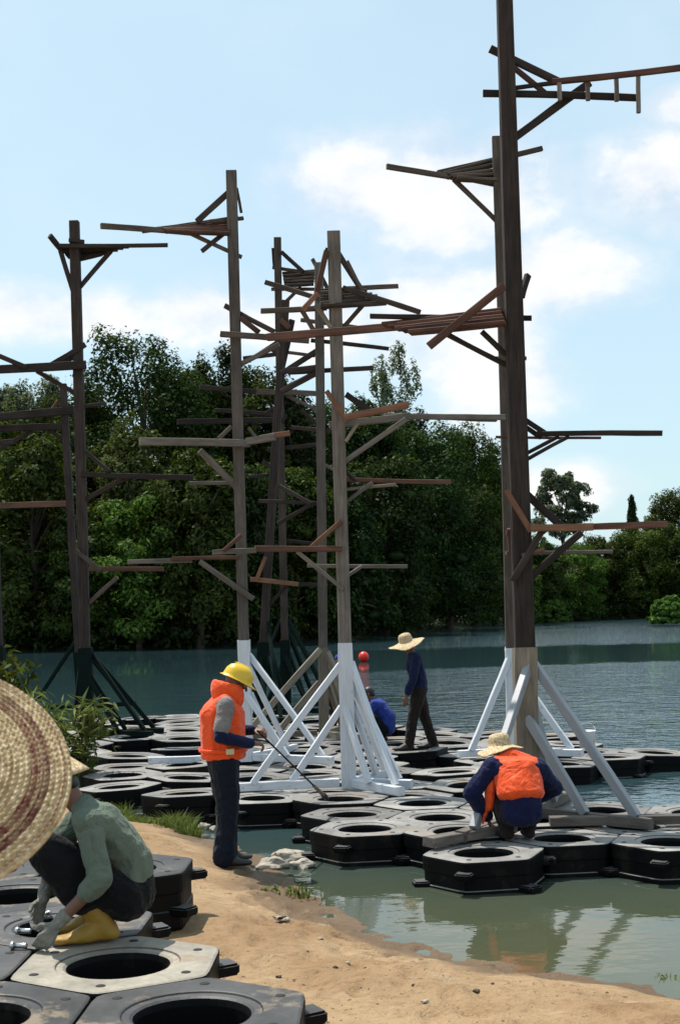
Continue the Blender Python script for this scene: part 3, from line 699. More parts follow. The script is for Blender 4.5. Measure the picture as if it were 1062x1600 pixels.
T.b('beam', (218,690,-.5), (390,693,-.12), 11, 'wood_grey'); T.b('beam', (385,690,-.14), (430,682,-.2), 11, 'wood_grey'); T.b('beam', (425,681,-.2), (453,677,-.2), 8, 'wood_orange_lit')
T.b('brace', (312,704,-.2), (374,766,.0), 9, 'wood_grey'); T.b('strut', (342,685,.1), (362,666,.12), 6, 'wood_tan'); T.b('strut', (388,668,.1), (400,684,.1), 5, 'wood_tan')
T.b('beam', (296,755,.2), (374,755,.12), 6, 'wood_grey')
T.b('beam', (200,878,-.2), (300,876,.0), 7, 'wood_grey'); T.b('beam', (268,873,-.1), (374,871,-.1), 6, 'wood_red'); T.b('brace', (312,877,-.1), (396,936,-.1), 8, 'wood_grey')
T.arms([-28, 62], 1.2, 1.5, 0.95, 0.075, 'white'); T.arms([187], 1.2, None, None, 0.085, 'white')

# unpainted tower
T = Tower(22.4, (498, 411), (506, 1148), 0.15, 'slimmer unpainted timber tower with tan braces, next to the white-based centre tower', 'wood_grey', 'wood_tan', 1010)
T.b('beam', (486,532,.1), (607,545,-.2), 6, 'wood_dark'); T.b('beam', (450,582,.3), (583,575,0), 7, 'wood_dark'); T.b('brace', (440,584,.3), (500,545,.1), 8, 'wood_dark'); T.b('brace', (440,612,.2), (500,580,.0), 8, 'wood_dark')
T.b('strut', (488,405,.1), (512,452,.0), 6, 'wood'); T.b('deck_board', (448,580,.0), (500,574,.0), 9, 'wood_dark')
T.b('beam', (404,783,.3), (500,787,.1), 6, 'wood_dark'); T.b('strut', (436,759,.3), (486,787,.1), 6, 'wood_dark'); T.b('brace', (434,818,.3), (490,786,.1), 6, 'wood_dark')
T.b('beam', (496,720,.2), (560,755,.1), 5, 'wood_grey'); T.b('beam', (470,500,.2), (560,512,0), 6, 'wood'); T.b('beam', (455,668,.2), (540,676,-.1), 6, 'wood_dark'); T.b('strut', (470,640,.1), (500,668,0), 5, 'wood_dark')
T.arms([190, 70], 1.3, 1.45, 0.9, 0.10, 'wood_tan'); T.arms([-60], 1.2, 1.4, None, 0.1, 'wood_tan')

# two towers with dark green bases at the back
T = Tower(28.0, (433.5, 372), (447, 1112), 0.15, 'upright weathered tower with dark green base, at the back beside a leaning tower', 'wood', 'green', 1000)
T.b('strut', (426,388,.1), (428,418,.1), 5, 'wood_dark'); T.b('strut', (440,394,-.1), (474,425,-.3), 6, 'wood_dark'); T.b('beam', (426,418,.1), (500,428,-.2), 5, 'wood')
T.deck((442,428,.3), (492,424,.2), (444,446,-.2), (490,444,-.2), 5, 'wood'); T.b('beam', (424,452,.1), (500,452,-.1), 5, 'wood')
T.b('brace', (438,480,.0), (470,448,-.1), 5, 'wood')
T.b('beam', (312,605,-.6), (400,612,-.4), 7, 'wood_dark'); T.b('beam', (396,612,-.4), (496,615,.1), 8, 'wood'); T.b('brace', (436,612,.0), (494,640,.1), 5, 'wood_grey'); T.b('strut', (440,608,0), (492,582,0), 6, 'wood_dark')
T.b('beam', (277,659,-.5), (445,656,-.1), 8, 'wood_dark'); T.b('brace', (394,660,-.1), (446,628,0), 7, 'wood_dark')
T.b('beam', (388,745,.1), (424,742,.1), 5, 'wood_dark'); T.b('strut', (422,743,0), (446,722,0), 5, 'wood_dark')
T.b('beam', (335,641,-.3), (448,650,0), 6, 'wood_dark'); T.b('beam', (418,702,0), (505,694,.1), 6, 'wood_dark'); T.b('beam', (380,560,-.2), (446,552,0), 6, 'wood_dark'); T.b('strut', (400,556,-.2), (440,530,0), 6, 'wood_dark')
T.b('beam', (425,548,0), (492,556,-.2), 5, 'wood'); T.b('beam', (440,843,0), (495,850,.1), 5, 'wood_dark'); T.b('strut', (410,720,0), (444,745,0), 6, 'wood_dark')
T.arms([65, -50, 125], 1.5, 1.9, 1.2, 0.085, 'green')
T = Tower(26.5, (446, 470), (404, 1118), 0.16, 'leaning dark timber tower with dark green base, at the back', 'wood_dark', 'green', 1000)
T.b('beam', (391,905,-.2), (466,913,-.3), 7, 'wood_orange_lit'); T.b('strut', (401,905,-.3), (415,870,-.3), 6, 'wood_orange_lit'); T.b('beam', (440,912,0), (496,914,.2), 6, 'wood_dark'); T.b('brace', (420,945,0), (450,912,-.1), 6, 'wood_dark')
T.b('strut', (440,575,0), (456,500,.1), 9, 'wood_dark'); T.b('strut', (438,500,-.1), (452,512,-.1), 8, 'wood_red')
T.arms([65, -70], 1.3, 1.9, 1.2, 0.085, 'green')

# left dark tower
T = Tower(23.5, (116.5, 346), (137, 1150), 0.165, 'dark timber tower with dark green base and small platform on top, beside the bank shrubs', 'wood_dark', 'green', 1012)
T.b('beam', (78,368,-.2), (96,390,.0), 8, 'wood_dark'); T.b('beam', (92,384,-.1), (262,383,-.3), 6, 'wood_dark')
T.deck((94,386,.1), (200,385,.0), (106,402,.3), (158,398,.3), 6, 'wood_dark'); T.b('brace', (114,462,.0), (174,392,.1), 7, 'wood_dark'); T.b('brace', (95,392,.0), (116,460,.0), 7, 'wood_dark'); T.b('beam', (112,408,.1), (160,397,.15), 6, 'wood_dark')
T.b('strut', (108,375,-.1), (132,378,-.1), 6, 'wood_dark')
T.b('beam', (-60,580,-.6), (135,570,-.1), 12, 'wood_dark'); T.b('strut', (78,572,-.1), (134,538,-.08), 8, 'wood_dark'); T.b('strut', (92,574,.1), (126,550,.1), 6, 'wood_dark'); T.b('strut', (-20,548,-.5), (42,574,-.4), 7, 'wood_dark'); T.b('brace', (58,580,.0), (124,618,.0), 7, 'wood_dark')
T.b('beam', (132,635,.1), (166,630,.2), 6, 'wood_dark')
T.b('beam', (128,741,-.1), (302,746,-.3), 8, 'wood_dark'); T.b('strut', (134,706,-.1), (171,736,-.2), 6, 'wood_dark'); T.b('brace', (128,784,.0), (202,743,-.1), 7, 'wood_dark')
T.b('strut', (118,860,-.1), (158,892,-.2), 7, 'wood'); T.b('beam', (140,889,-.15), (256,889,-.3), 7, 'wood_red'); T.b('brace', (135,946,.0), (184,902,-.1), 6, 'wood')
T.arms([-24, 4], 1.15, 1.5, 1.1, 0.075, 'green'); T.arms([110], 1.2, 1.5, None, 0.075, 'green')
# the one behind it
T = Tower(30.0, (99, 600), (128, 1098), 0.15, 'thin dark timber tower half hidden behind another dark tower by the bank', 'wood_dark', 'green', 1010)
T.b('beam', (-40,655,-.4), (124,640,.0), 12, 'wood_dark'); T.b('beam', (-40,672,-.2), (104,666,.0), 10, 'wood_dark'); T.b('brace', (-20,714,0), (52,672,0), 6, 'wood_dark'); T.b('brace', (72,668,0), (110,696,0), 6, 'wood_dark')
T.b('strut', (78,646,0), (92,626,.1), 6, 'wood_red'); T.b('beam', (-40,792,-.3), (114,787,.0), 9, 'wood_red'); T.b('brace', (98,792,0), (118,810,0), 5, 'wood_dark')
T.arms([40, 160], 1.2, 1.5, None, 0.08, 'green')
# and the one on the bank's edge
T = Tower(22.0, (-14, 640), (2, 1170), 0.15, 'dark timber tower standing behind the big straw hat', 'wood_dark', 'green', 1012)
T.b('beam', (-90,700,0), (20,690,.1), 8, 'wood_dark')
T.arms([60, 180], 1.2, 1.4, None, 0.08, 'green')

# ------------------------------------------------------------------ foliage
def leaf_quads(C, size, rng, up=0.35, asp=0.5, N=None):
    """one diamond-shaped leaf (clump) per centre; N = preferred facing"""
    n_ = len(C); nrm = rng.normal(size=(n_, 3))
    if N is None: nrm[:, 2] += up*2
    else: nrm = nrm*0.42+N
    nrm /= np.linalg.norm(nrm, axis=1, keepdims=True)+1e-9
    d = rng.normal(size=(n_, 3)); d -= (d*nrm).sum(1, keepdims=True)*nrm; d /= np.linalg.norm(d, axis=1, keepdims=True)+1e-9
    sd_ = np.cross(nrm, d); L = size*rng.uniform(0.6, 1.35, (n_, 1))
    V = np.stack([C-d*L*0.5, C+sd_*L*asp*0.5+nrm*L*0.08, C+d*L*0.5, C-sd_*L*asp*0.5+nrm*L*0.08], 1).reshape(-1, 3)
    return V, np.arange(4*n_).reshape(-1, 4)
def tube_path(pts, rads, seg=7):
    V, Fc = [], []
    for i, p in enumerate(pts):
        d = (pts[min(i+1, len(pts)-1)]-pts[max(i-1, 0)]).normalized()
        a = d.orthogonal().normalized(); b_ = d.cross(a)
        for k in range(seg):
            t = 2*math.pi*k/seg; V.append(p+(a*math.cos(t)+b_*math.sin(t))*rads[i])
    for i in range(len(pts)-1):
        for k in range(seg):
            k2 = (k+1) % seg; Fc.append((i*seg+k, i*seg+k2, (i+1)*seg+k2, (i+1)*seg+k))
    Fc.append(tuple(range(seg))[::-1]); Fc.append(tuple(range((len(pts)-1)*seg, len(pts)*seg)))
    return V, Fc
def crown_mesh(kind, seed):
    """leaf centres and facings of a crown about 1 in radius, 0..1 high; a crown is lobes, a lobe is leaf clumps"""
    rng = np.random.default_rng(seed); lobes = []
    def lobe_set(nl, z0, z1, spread, rh, rv, power):
        for k in range(nl):
            z = z0+(z1-z0)*((k+0.5)/nl); a = k*2.4+rng.uniform(-.5, .5); zz = abs(2*(z-z0)/(z1-z0)-0.8)/1.2
            rz = max(0.28, 1-zz**power)**0.5; q = spread*rz*rng.uniform(0.7, 1.1)
            lobes.append((q*math.cos(a), q*math.sin(a), z, rng.uniform(*rh)*(0.75+0.25*rz), rng.uniform(*rv)))
    nclump, nleaf, csize = 16, 84, (0.11, 0.20)
    if kind == 'broad': lobe_set(18, 0.20, 0.90, 0.60, (0.26, 0.42), (0.08, 0.13), 3); nclump = 15
    elif kind == 'tall': lobe_set(20, 0.06, 0.90, 0.62, (0.28, 0.44), (0.06, 0.10), 3.2); nclump = 14
    elif kind == 'dome': lobes.append((0, 0, 0.10, 0.9, 0.84)); nclump, nleaf, csize = 190, 90, (0.10, 0.16)
    elif kind == 'layer': lobe_set(22, 0.08, 0.95, 0.72, (0.26, 0.42), (0.03, 0.05), 2.2); nclump, nleaf = 13, 55
    elif kind == 'airy': lobe_set(16, 0.25, 0.95, 0.62, (0.14, 0.28), (0.06, 0.10), 2.5); nclump, nleaf, csize = 13, 46, (0.08, 0.15)
    elif kind == 'cone':
        for k in range(16): z = 0.06+0.86*k/15; lobes.append((0.25*(1-z)*math.cos(k*2.4), 0.25*(1-z)*math.sin(k*2.4), z, 0.75*(1.06-z), 0.06))
        nclump, nleaf, csize = 12, 30, (0.09, 0.16)
    C, N, clumps, cores = [], [], [], []
    for (x, y, z, rh, rv) in lobes:
        c0 = np.array([x, y, z]); asp = rv/rh
        for _ in range(nclump):
            d = rng.normal(size=3); d[2] += 0.35
            if kind == 'dome': d[2] = abs(d[2])
            d /= np.linalg.norm(d); r = rng.uniform(0.72, 1.0); cc = c0+d*r*np.array([rh, rh, rv])
            cr = rng.uniform(*csize); clumps.append((cc[0], cc[1], cc[2], cr))
            q = rng.normal(size=(nleaf, 3)); q[:, 2] += 0.3; q /= np.linalg.norm(q, axis=1, keepdims=True)
            off = q*(rng.random((nleaf, 1))**0.3)*cr; off[:, 2] *= 0.42
            C.append(cc+off); nn = q*0.75+d*0.55; nn[:, 2] += 0.35; N.append(nn)
        cores.append((x, y, z, rh*0.36, rv*0.36))
    return np.concatenate(C), np.concatenate(N), clumps, cores
CROWNS = {}
def get_crown(kind, seed):
    if (kind, seed) not in CROWNS: CROWNS[(kind, seed)] = crown_mesh(kind, seed)
    return CROWNS[(kind, seed)]
def shore_far(px):
    xs = [-120, 50, 300, 540, 640, 790, 950, 1120]; ds = [93, 91, 89, 102, 118, 162, 178, 178]
    return float(np.interp(px, xs, ds))
def tree(px, ytop, hw, off, kind, seed, mat, label, group=None, leaf=0.33, low=0.14, D=None, name='tree', trunk=True):
    Y = (D or shore_far(px))+off; p = atY(px, 900, Y); z0 = gz(p.x, Y)
    if z0 < 0: z0 = 0.02
    top = atY(px, ytop, Y).z; H = top-z0; rad = hw*Y/F_PX
    o = empty(name, (p.x, Y, z0-0.05), label, 'tree' if name != 'bush' else 'bush', group)
    C, Nn, clumps, cores = get_crown(kind, seed)
    if kind in ('tall', 'broad'): rad *= 1.38 if kind == 'tall' else 1.28
    zl = H*low; S = np.array([rad, rad*0.85, H-zl])
    rng = np.random.default_rng(seed*7+int(px)); th = rng.uniform(0, 6.28)
    ct, st_ = math.cos(th), math.sin(th)
    Cc = np.stack([C[:, 0]*ct-C[:, 1]*st_, C[:, 0]*st_+C[:, 1]*ct, C[:, 2]], 1)*S+np.array([0, 0, zl])
    Nc = np.stack([Nn[:, 0]*ct-Nn[:, 1]*st_, Nn[:, 0]*st_+Nn[:, 1]*ct, Nn[:, 2]], 1); Nc /= np.linalg.norm(Nc, axis=1, keepdims=True)
    V, Fq = leaf_quads(Cc, leaf, rng, N=Nc)
    if kind == 'tall':                                     # dense inner foliage of each lobe, coarse leaf masses
        I0 = np.array(ICO2); Vs = [V]
        for (x, y, z, rh, rv) in cores:
            cx_, cy_ = x*ct-y*st_, x*st_+y*ct; q = I0*(1+0.12*rng.normal(size=(len(I0), 1)))
            Vs.append(q*np.array([rh*S[0], rh*S[1], rv*S[2]])+np.array([cx_*S[0], cy_*S[1], z*S[2]+zl]))
        tri = np.concatenate([np.array(ICO2F)+len(V)+i*len(I0) for i in range(len(cores))])
        quads = Fq; allV = np.concatenate(Vs)
        cme = np_mesh2('crown', allV, quads, tri)
    else: cme = np_mesh('crown', V, Fq)
    link('crown', cme, M[mat], o)
    if trunk:
        VV, FF = [], []; r0 = max(0.12, H*0.018)
        def add(pts, rads):
            a, b_ = tube_path(pts, rads); k = len(VV); VV.extend(a); FF.extend(tuple(i+k for i in f) for f in b_)
        tp = [Vector((0, 0, -0.2)), Vector((r0*0.6, 0, H*0.25)), Vector((-r0*0.5, r0*0.4, H*0.5)), Vector((r0*0.3, 0, H*0.8))]
        add(tp, [r0*1.3, r0, r0*0.7, r0*0.22])
        for k in range(9):
            c = clumps[int(rng.integers(len(clumps)))]
            e = Vector((c[0]*math.cos(th)-c[1]*math.sin(th), c[0]*math.sin(th)+c[1]*math.cos(th), c[2]))
            e = Vector((e.x*S[0], e.y*S[1], e.z*S[2]+zl)); st = Vector((0, 0, max(H*0.2, min(e.z*0.65, H*0.7))))
            add([st, st.lerp(e, 0.5)+Vector((0, 0, H*0.03)), e], [r0*0.45, r0*0.3, r0*0.1])
        me = bpy.data.meshes.new('trunk'); me.from_pydata(VV, [], FF); me.update(); smooth(me); link('trunk', me, M['trunk'], o)
    return o
G1 = 'trees on the near side of the far bank'
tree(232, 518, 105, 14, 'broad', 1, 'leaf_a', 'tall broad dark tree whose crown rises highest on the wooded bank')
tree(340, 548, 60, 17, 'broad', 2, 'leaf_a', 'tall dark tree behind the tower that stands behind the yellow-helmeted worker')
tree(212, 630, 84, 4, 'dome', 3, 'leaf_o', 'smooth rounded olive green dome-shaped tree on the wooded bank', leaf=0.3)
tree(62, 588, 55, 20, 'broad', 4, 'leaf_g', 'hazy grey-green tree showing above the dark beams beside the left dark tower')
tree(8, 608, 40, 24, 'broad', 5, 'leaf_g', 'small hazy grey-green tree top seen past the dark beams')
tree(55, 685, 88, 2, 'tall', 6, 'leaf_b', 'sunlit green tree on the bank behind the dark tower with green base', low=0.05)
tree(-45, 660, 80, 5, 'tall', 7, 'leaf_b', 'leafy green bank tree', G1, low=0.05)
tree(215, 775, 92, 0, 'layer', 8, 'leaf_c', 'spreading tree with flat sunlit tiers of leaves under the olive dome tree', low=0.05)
tree(120, 820, 70, -0.5, 'layer', 9, 'leaf_b', 'low tree with tiered leaves at the water behind the left dark tower', low=0.02)
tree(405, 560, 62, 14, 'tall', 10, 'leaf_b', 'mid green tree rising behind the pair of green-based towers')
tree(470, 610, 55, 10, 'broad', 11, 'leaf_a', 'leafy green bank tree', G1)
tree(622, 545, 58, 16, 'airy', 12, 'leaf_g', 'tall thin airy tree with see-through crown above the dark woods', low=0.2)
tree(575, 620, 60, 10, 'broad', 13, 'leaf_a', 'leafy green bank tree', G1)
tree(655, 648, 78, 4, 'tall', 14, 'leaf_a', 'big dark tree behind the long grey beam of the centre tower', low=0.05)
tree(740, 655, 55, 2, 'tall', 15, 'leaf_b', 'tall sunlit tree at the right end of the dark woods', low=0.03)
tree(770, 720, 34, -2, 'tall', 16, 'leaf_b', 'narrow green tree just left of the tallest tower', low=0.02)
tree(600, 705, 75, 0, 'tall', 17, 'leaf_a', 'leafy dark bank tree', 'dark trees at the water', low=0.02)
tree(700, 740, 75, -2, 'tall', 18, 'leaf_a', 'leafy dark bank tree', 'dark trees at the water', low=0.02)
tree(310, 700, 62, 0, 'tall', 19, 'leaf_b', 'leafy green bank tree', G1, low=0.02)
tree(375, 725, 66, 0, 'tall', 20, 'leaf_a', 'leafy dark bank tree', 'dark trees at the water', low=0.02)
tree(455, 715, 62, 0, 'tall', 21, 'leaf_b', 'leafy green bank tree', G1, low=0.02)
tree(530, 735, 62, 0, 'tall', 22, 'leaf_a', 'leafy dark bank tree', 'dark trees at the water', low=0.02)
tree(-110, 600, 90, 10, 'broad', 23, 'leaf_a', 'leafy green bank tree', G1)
for k_, (px_, yt_, hw_, of_, sd_) in enumerate([(20,640,80,14,41),(130,600,70,16,42),(290,580,80,18,43),(380,600,70,18,44),(500,620,70,16,45),(560,640,70,14,46),(640,640,60,14,47),(700,662,60,12,48),(755,690,42,10,49),(165,690,70,8,50),(-60,720,80,3,51)]):
    tree(px_, yt_, hw_, of_, 'broad', sd_, 'leaf_b' if px_ < 320 else 'leaf_a', 'leafy tree filling the second row of the wooded bank', 'second row of bank trees', low=0.04)  # lighter leaves left, darker right: sunlit and shadowed woods painted in
G2 = 'trees along the far right bank'
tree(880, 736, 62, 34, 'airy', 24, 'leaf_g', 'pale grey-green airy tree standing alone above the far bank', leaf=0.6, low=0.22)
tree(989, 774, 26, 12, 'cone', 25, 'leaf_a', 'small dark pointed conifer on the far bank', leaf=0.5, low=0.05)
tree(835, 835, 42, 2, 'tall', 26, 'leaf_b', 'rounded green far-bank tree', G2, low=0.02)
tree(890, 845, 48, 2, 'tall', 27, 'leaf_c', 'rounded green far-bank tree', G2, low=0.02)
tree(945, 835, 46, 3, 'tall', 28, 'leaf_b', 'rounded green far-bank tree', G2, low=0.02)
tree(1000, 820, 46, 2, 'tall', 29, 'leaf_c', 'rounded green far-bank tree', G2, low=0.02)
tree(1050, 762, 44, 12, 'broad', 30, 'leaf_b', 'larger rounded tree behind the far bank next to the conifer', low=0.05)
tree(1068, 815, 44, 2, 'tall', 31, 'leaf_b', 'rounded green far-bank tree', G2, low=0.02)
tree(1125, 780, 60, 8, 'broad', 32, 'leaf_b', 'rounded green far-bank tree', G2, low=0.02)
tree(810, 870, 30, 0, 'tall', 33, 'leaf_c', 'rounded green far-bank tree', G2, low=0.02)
tree(1045, 928, 38, 0, 'dome', 34, 'leaf_c', 'rounded olive bush standing in the water at the far bank', D=128, name='bush', low=0.0, trunk=False)
tree(860, 935, 34, -4, 'dome', 35, 'leaf_c', 'low bright green bush at the water below the far trees', name='bush', low=0.0, trunk=False)

# undergrowth filling the bank below and between the trees
rng = np.random.default_rng(77); C = []; UN = []
pxs = np.repeat(np.arange(-180, 1200, 5.0), 10); Y0 = np.array([shore_far(p) for p in pxs]); Yu = Y0+rng.uniform(-0.8, 16, len(pxs)); Xu = (pxs+rng.uniform(-4, 4, len(pxs))-PCX)/F_PX*Yu+0.0012*Yu
Zu = np.maximum(ground_h(Xu, Yu), 0); hm_ = np.where(pxs < 790, 5.5, 3.6)*(0.35+0.65*np.minimum(1, (Yu-Y0+1)/5))
for k in range(len(pxs)):
    r = rng.uniform(0.7, 1.6); q = rng.normal(size=(40, 3)); q /= np.linalg.norm(q, axis=1, keepdims=True); off = q*rng.random((40, 1))**0.4*r; off[:, 2] *= 0.6
    C.append(off+np.array([Xu[k], Yu[k], Zu[k]+rng.uniform(0.1, 1)*hm_[k]])); UN.append(q+np.array([0, -0.1, 0.6]))
C = np.concatenate(C); UN = np.concatenate(UN); ok = C[:, 2] > 0.05; C = C[ok]; UN = UN[ok]/np.linalg.norm(UN[ok], axis=1, keepdims=True)
V, Fq = leaf_quads(C, 0.42, rng, N=UN)
tag(link('undergrowth', np_mesh('undergrowth', V, Fq), M['leaf_a']), 'dense dark undergrowth along the foot of the wooded far bank', 'undergrowth', kind='stuff')

# grass strip by the raft, and shrubs on the left bank
def blades(pts, h, w, rng, lean=0.4):
    N = len(pts); a = rng.uniform(0, 6.28, N); d = np.stack([np.cos(a), np.sin(a), np.zeros(N)], 1); ln = rng.uniform(0.1, lean, (N, 1))*h[:, None]
    t = rng.uniform(0, 6.28, N); s_ = np.stack([np.cos(t), np.sin(t), np.zeros(N)], 1)*w*0.5; up = np.array([0, 0, 1.0])
    P0 = pts; P1 = pts+up*h[:, None]*0.55+d*ln*0.35; P2 = pts+up*h[:, None]*0.95+d*ln
    V = np.stack([P0-s_, P0+s_, P1+s_*0.8, P1-s_*0.8, P2], 1).reshape(-1, 3)
    i = np.arange(N)*5
    tri = np.concatenate([np.stack([i, i+1, i+2], 1), np.stack([i, i+2, i+3], 1), np.stack([i+3, i+2, i+4], 1)])
    return V, tri
rng = np.random.default_rng(5); P = []
poly = [(110,1200),(170,1212),(225,1230),(262,1248),(300,1270),(318,1294),(290,1296),(255,1290),(205,1284),(150,1270),(100,1262)]
while len(P) < 5200:
    px, py = rng.uniform(90, 315), rng.uniform(1200, 1295)
    if in_poly(px, py, poly):
        q = atZ(px, py, 0.12); z = gz(q.x, q.y)
        if z > -0.02 and float(vnoise(np.array(q.x), np.array(q.y), 1.7, 8))+0.28*math.sin(py*0.09) > rng.uniform(-0.45, 0.45): P.append((q.x, q.y, z-0.01))
P = np.array(P); h = rng.uniform(0.02, 0.145, len(P))*(1.0+1.3*vnoise(P[:, 0], P[:, 1], 2.6, 6))
V, tri = blades(P, h, 0.012, rng, 1.3)
tag(link('grass', np_mesh('grass', V, tri), M['grass']), 'short green grass strip at the water beside the raft', 'grass', kind='stuff')
def shrub(px, py, Y, h, n_, mat, label, leafsize, spread, seed):
    rng = np.random.default_rng(seed); p = atY(px, py, Y); z = max(gz(p.x, Y), 0.0)
    o = empty('bank_shrub', (p.x, Y, z-0.02), label, 'shrub')
    VV, FF, LC = [], [], []
    for k in range(n_):
        a = rng.uniform(0, 6.28); e = Vector((math.cos(a)*spread*rng.uniform(.2, 1), math.sin(a)*spread*rng.uniform(.2, 1), h*rng.uniform(.55, 1)))
        mid = Vector((e.x*0.35, e.y*0.35, e.z*0.6)); q, f = tube_path([Vector((0, 0, -0.05)), mid, e], [0.014, 0.010, 0.004], 5)
        k0 = len(VV); VV.extend(q); FF.extend(tuple(i+k0 for i in g) for g in f)
        for t in np.linspace(0.25, 1, 16):
            b_ = mid.lerp(e, t) if t > .3 else Vector((0, 0, 0)).lerp(mid, .3+t)
            LC.append(np.array(b_)[None]+rng.normal(size=(3, 3))*leafsize*0.45)
    me = bpy.data.meshes.new('stem'); me.from_pydata(VV, [], FF); me.update(); link('stem', me, M['trunk'], o)
    V, Fq = leaf_quads(np.concatenate(LC), leafsize, rng, 0.6, 0.13 if mat == 'grass' else 0.4); link('leaves', np_mesh('leaves', V, Fq), M[mat], o)
shrub(30, 1120, 18.6, 1.95, 11, 'leaf_b', 'tall leafy stems on the bank, between the hat brim and the dark tower', 0.15, 0.32, 1)
shrub(76, 1120, 18.3, 1.32, 13, 'grass', 'low yellow-green shrub on the bank at the foot of the dark tower', 0.30, 0.50, 2)
shrub(128, 1130, 18.2, 1.30, 9, 'grass', 'fine-leaved yellow-green shrub standing right before the dark tower post', 0.28, 0.34, 3)
shrub(100, 1140, 18.4, 0.8, 7, 'leaf_b', 'small dark green shrub low on the bank between the two yellow-green ones', 0.14, 0.45, 4)
shrub(10, 1130, 18.9, 1.1, 9, 'leaf_a', 'dark leafy shrub on the bank behind the big straw hat', 0.16, 0.5, 5)

# ------------------------------------------------------------------ people
bm_ = bmesh.new(); bmesh.ops.create_icosphere(bm_, subdivisions=2, radius=1.0); ICO = [v.co.copy() for v in bm_.verts]; bm_.free()
def fr(up, lat):
    """3x3 frame (fwd, lat, up) as columns"""
    up = up.normalized(); f = lat.cross(up).normalized(); lt = up.cross(f); return Matrix((f, lt, up)).transposed()
I3 = Matrix.Identity(3)
def hull(bm, bl):
    vs = []
    for (c, r, *f) in bl:
        f = f[0] if f else I3; r = (r, r, r) if isinstance(r, (int, float)) else r
        for p in ICO: vs.append(bm.verts.new(c+f @ Vector((p.x*r[0], p.y*r[1], p.z*r[2]))))
    g = bmesh.ops.convex_hull(bm, input=vs)
    dead = list({e for e in g['geom_interior'] if isinstance(e, bmesh.types.BMVert)} | {e for e in g['geom_unused'] if isinstance(e, bmesh.types.BMVert)})
    bmesh.ops.delete(bm, geom=dead, context='VERTS')
def chain(bm, pts, rads):
    for i in range(len(pts)-1): hull(bm, [(pts[i], rads[i]), (pts[i+1], rads[i+1])])
_tex = {}
def cloud_tex(size):
    if size not in _tex:
        t = bpy.data.textures.new('folds', 'CLOUDS'); t.noise_scale = size; t.noise_depth = 2; _tex[size] = t
    return _tex[size]
def grow(name, bm, mat, parent, voxel=0.010, it=3, folds=0.0, fsize=0.09):
    me = bpy.data.meshes.new(name); bm.to_mesh(me); bm.free()
    o = link(name, me, M[mat], parent)
    r = o.modifiers.new('remesh', 'REMESH'); r.mode = 'VOXEL'; r.voxel_size = voxel; r.use_smooth_shade = True
    sm = o.modifiers.new('smooth', 'SMOOTH'); sm.factor = 0.5; sm.iterations = it
    if folds:
        d = o.modifiers.new('folds', 'DISPLACE'); d.texture = cloud_tex(fsize); d.strength = folds; d.mid_level = 0.5; d.texture_coords = 'LOCAL'
    return o
def hand(bm, w, d, n_, side, curl=0.5, sc=1.0):
    """palm and five fingers; d = direction of the hand, n_ = palm normal, side = +1/-1 thumb side"""
    x = d.normalized(); nn = (n_-x*n_.dot(x)).normalized(); y = nn.cross(x)*side
    K = [w+x*0.088*sc+y*(0.030-0.020*k)*sc for k in range(4)]
    hull(bm, [(w, 0.022*sc)]+[(k, 0.0125*sc) for k in K])
    for k, L in enumerate((0.068, 0.076, 0.070, 0.055)):
        p = K[k]; a = 0.0; pts = [p]
        for t in (0.45, 0.32, 0.23):
            a += curl*(0.9+0.12*k); pts.append(pts[-1]+(x*math.cos(a)+nn*math.sin(a))*L*t*sc*1.25)
        chain(bm, pts, [0.0105*sc, 0.0098*sc, 0.009*sc, 0.008*sc])
    t0 = w+x*0.028*sc+y*0.026*sc; t1 = t0+(x*0.6+y*0.75+nn*0.25).normalized()*0.042*sc; t2 = t1+(x*0.9+y*0.25+nn*0.35).normalized()*0.032*sc
    chain(bm, [t0, t1, t2], [0.0135*sc, 0.011*sc, 0.009*sc])
LAT = Vector((0, 1, 0))
def V3(t): return Vector(t)
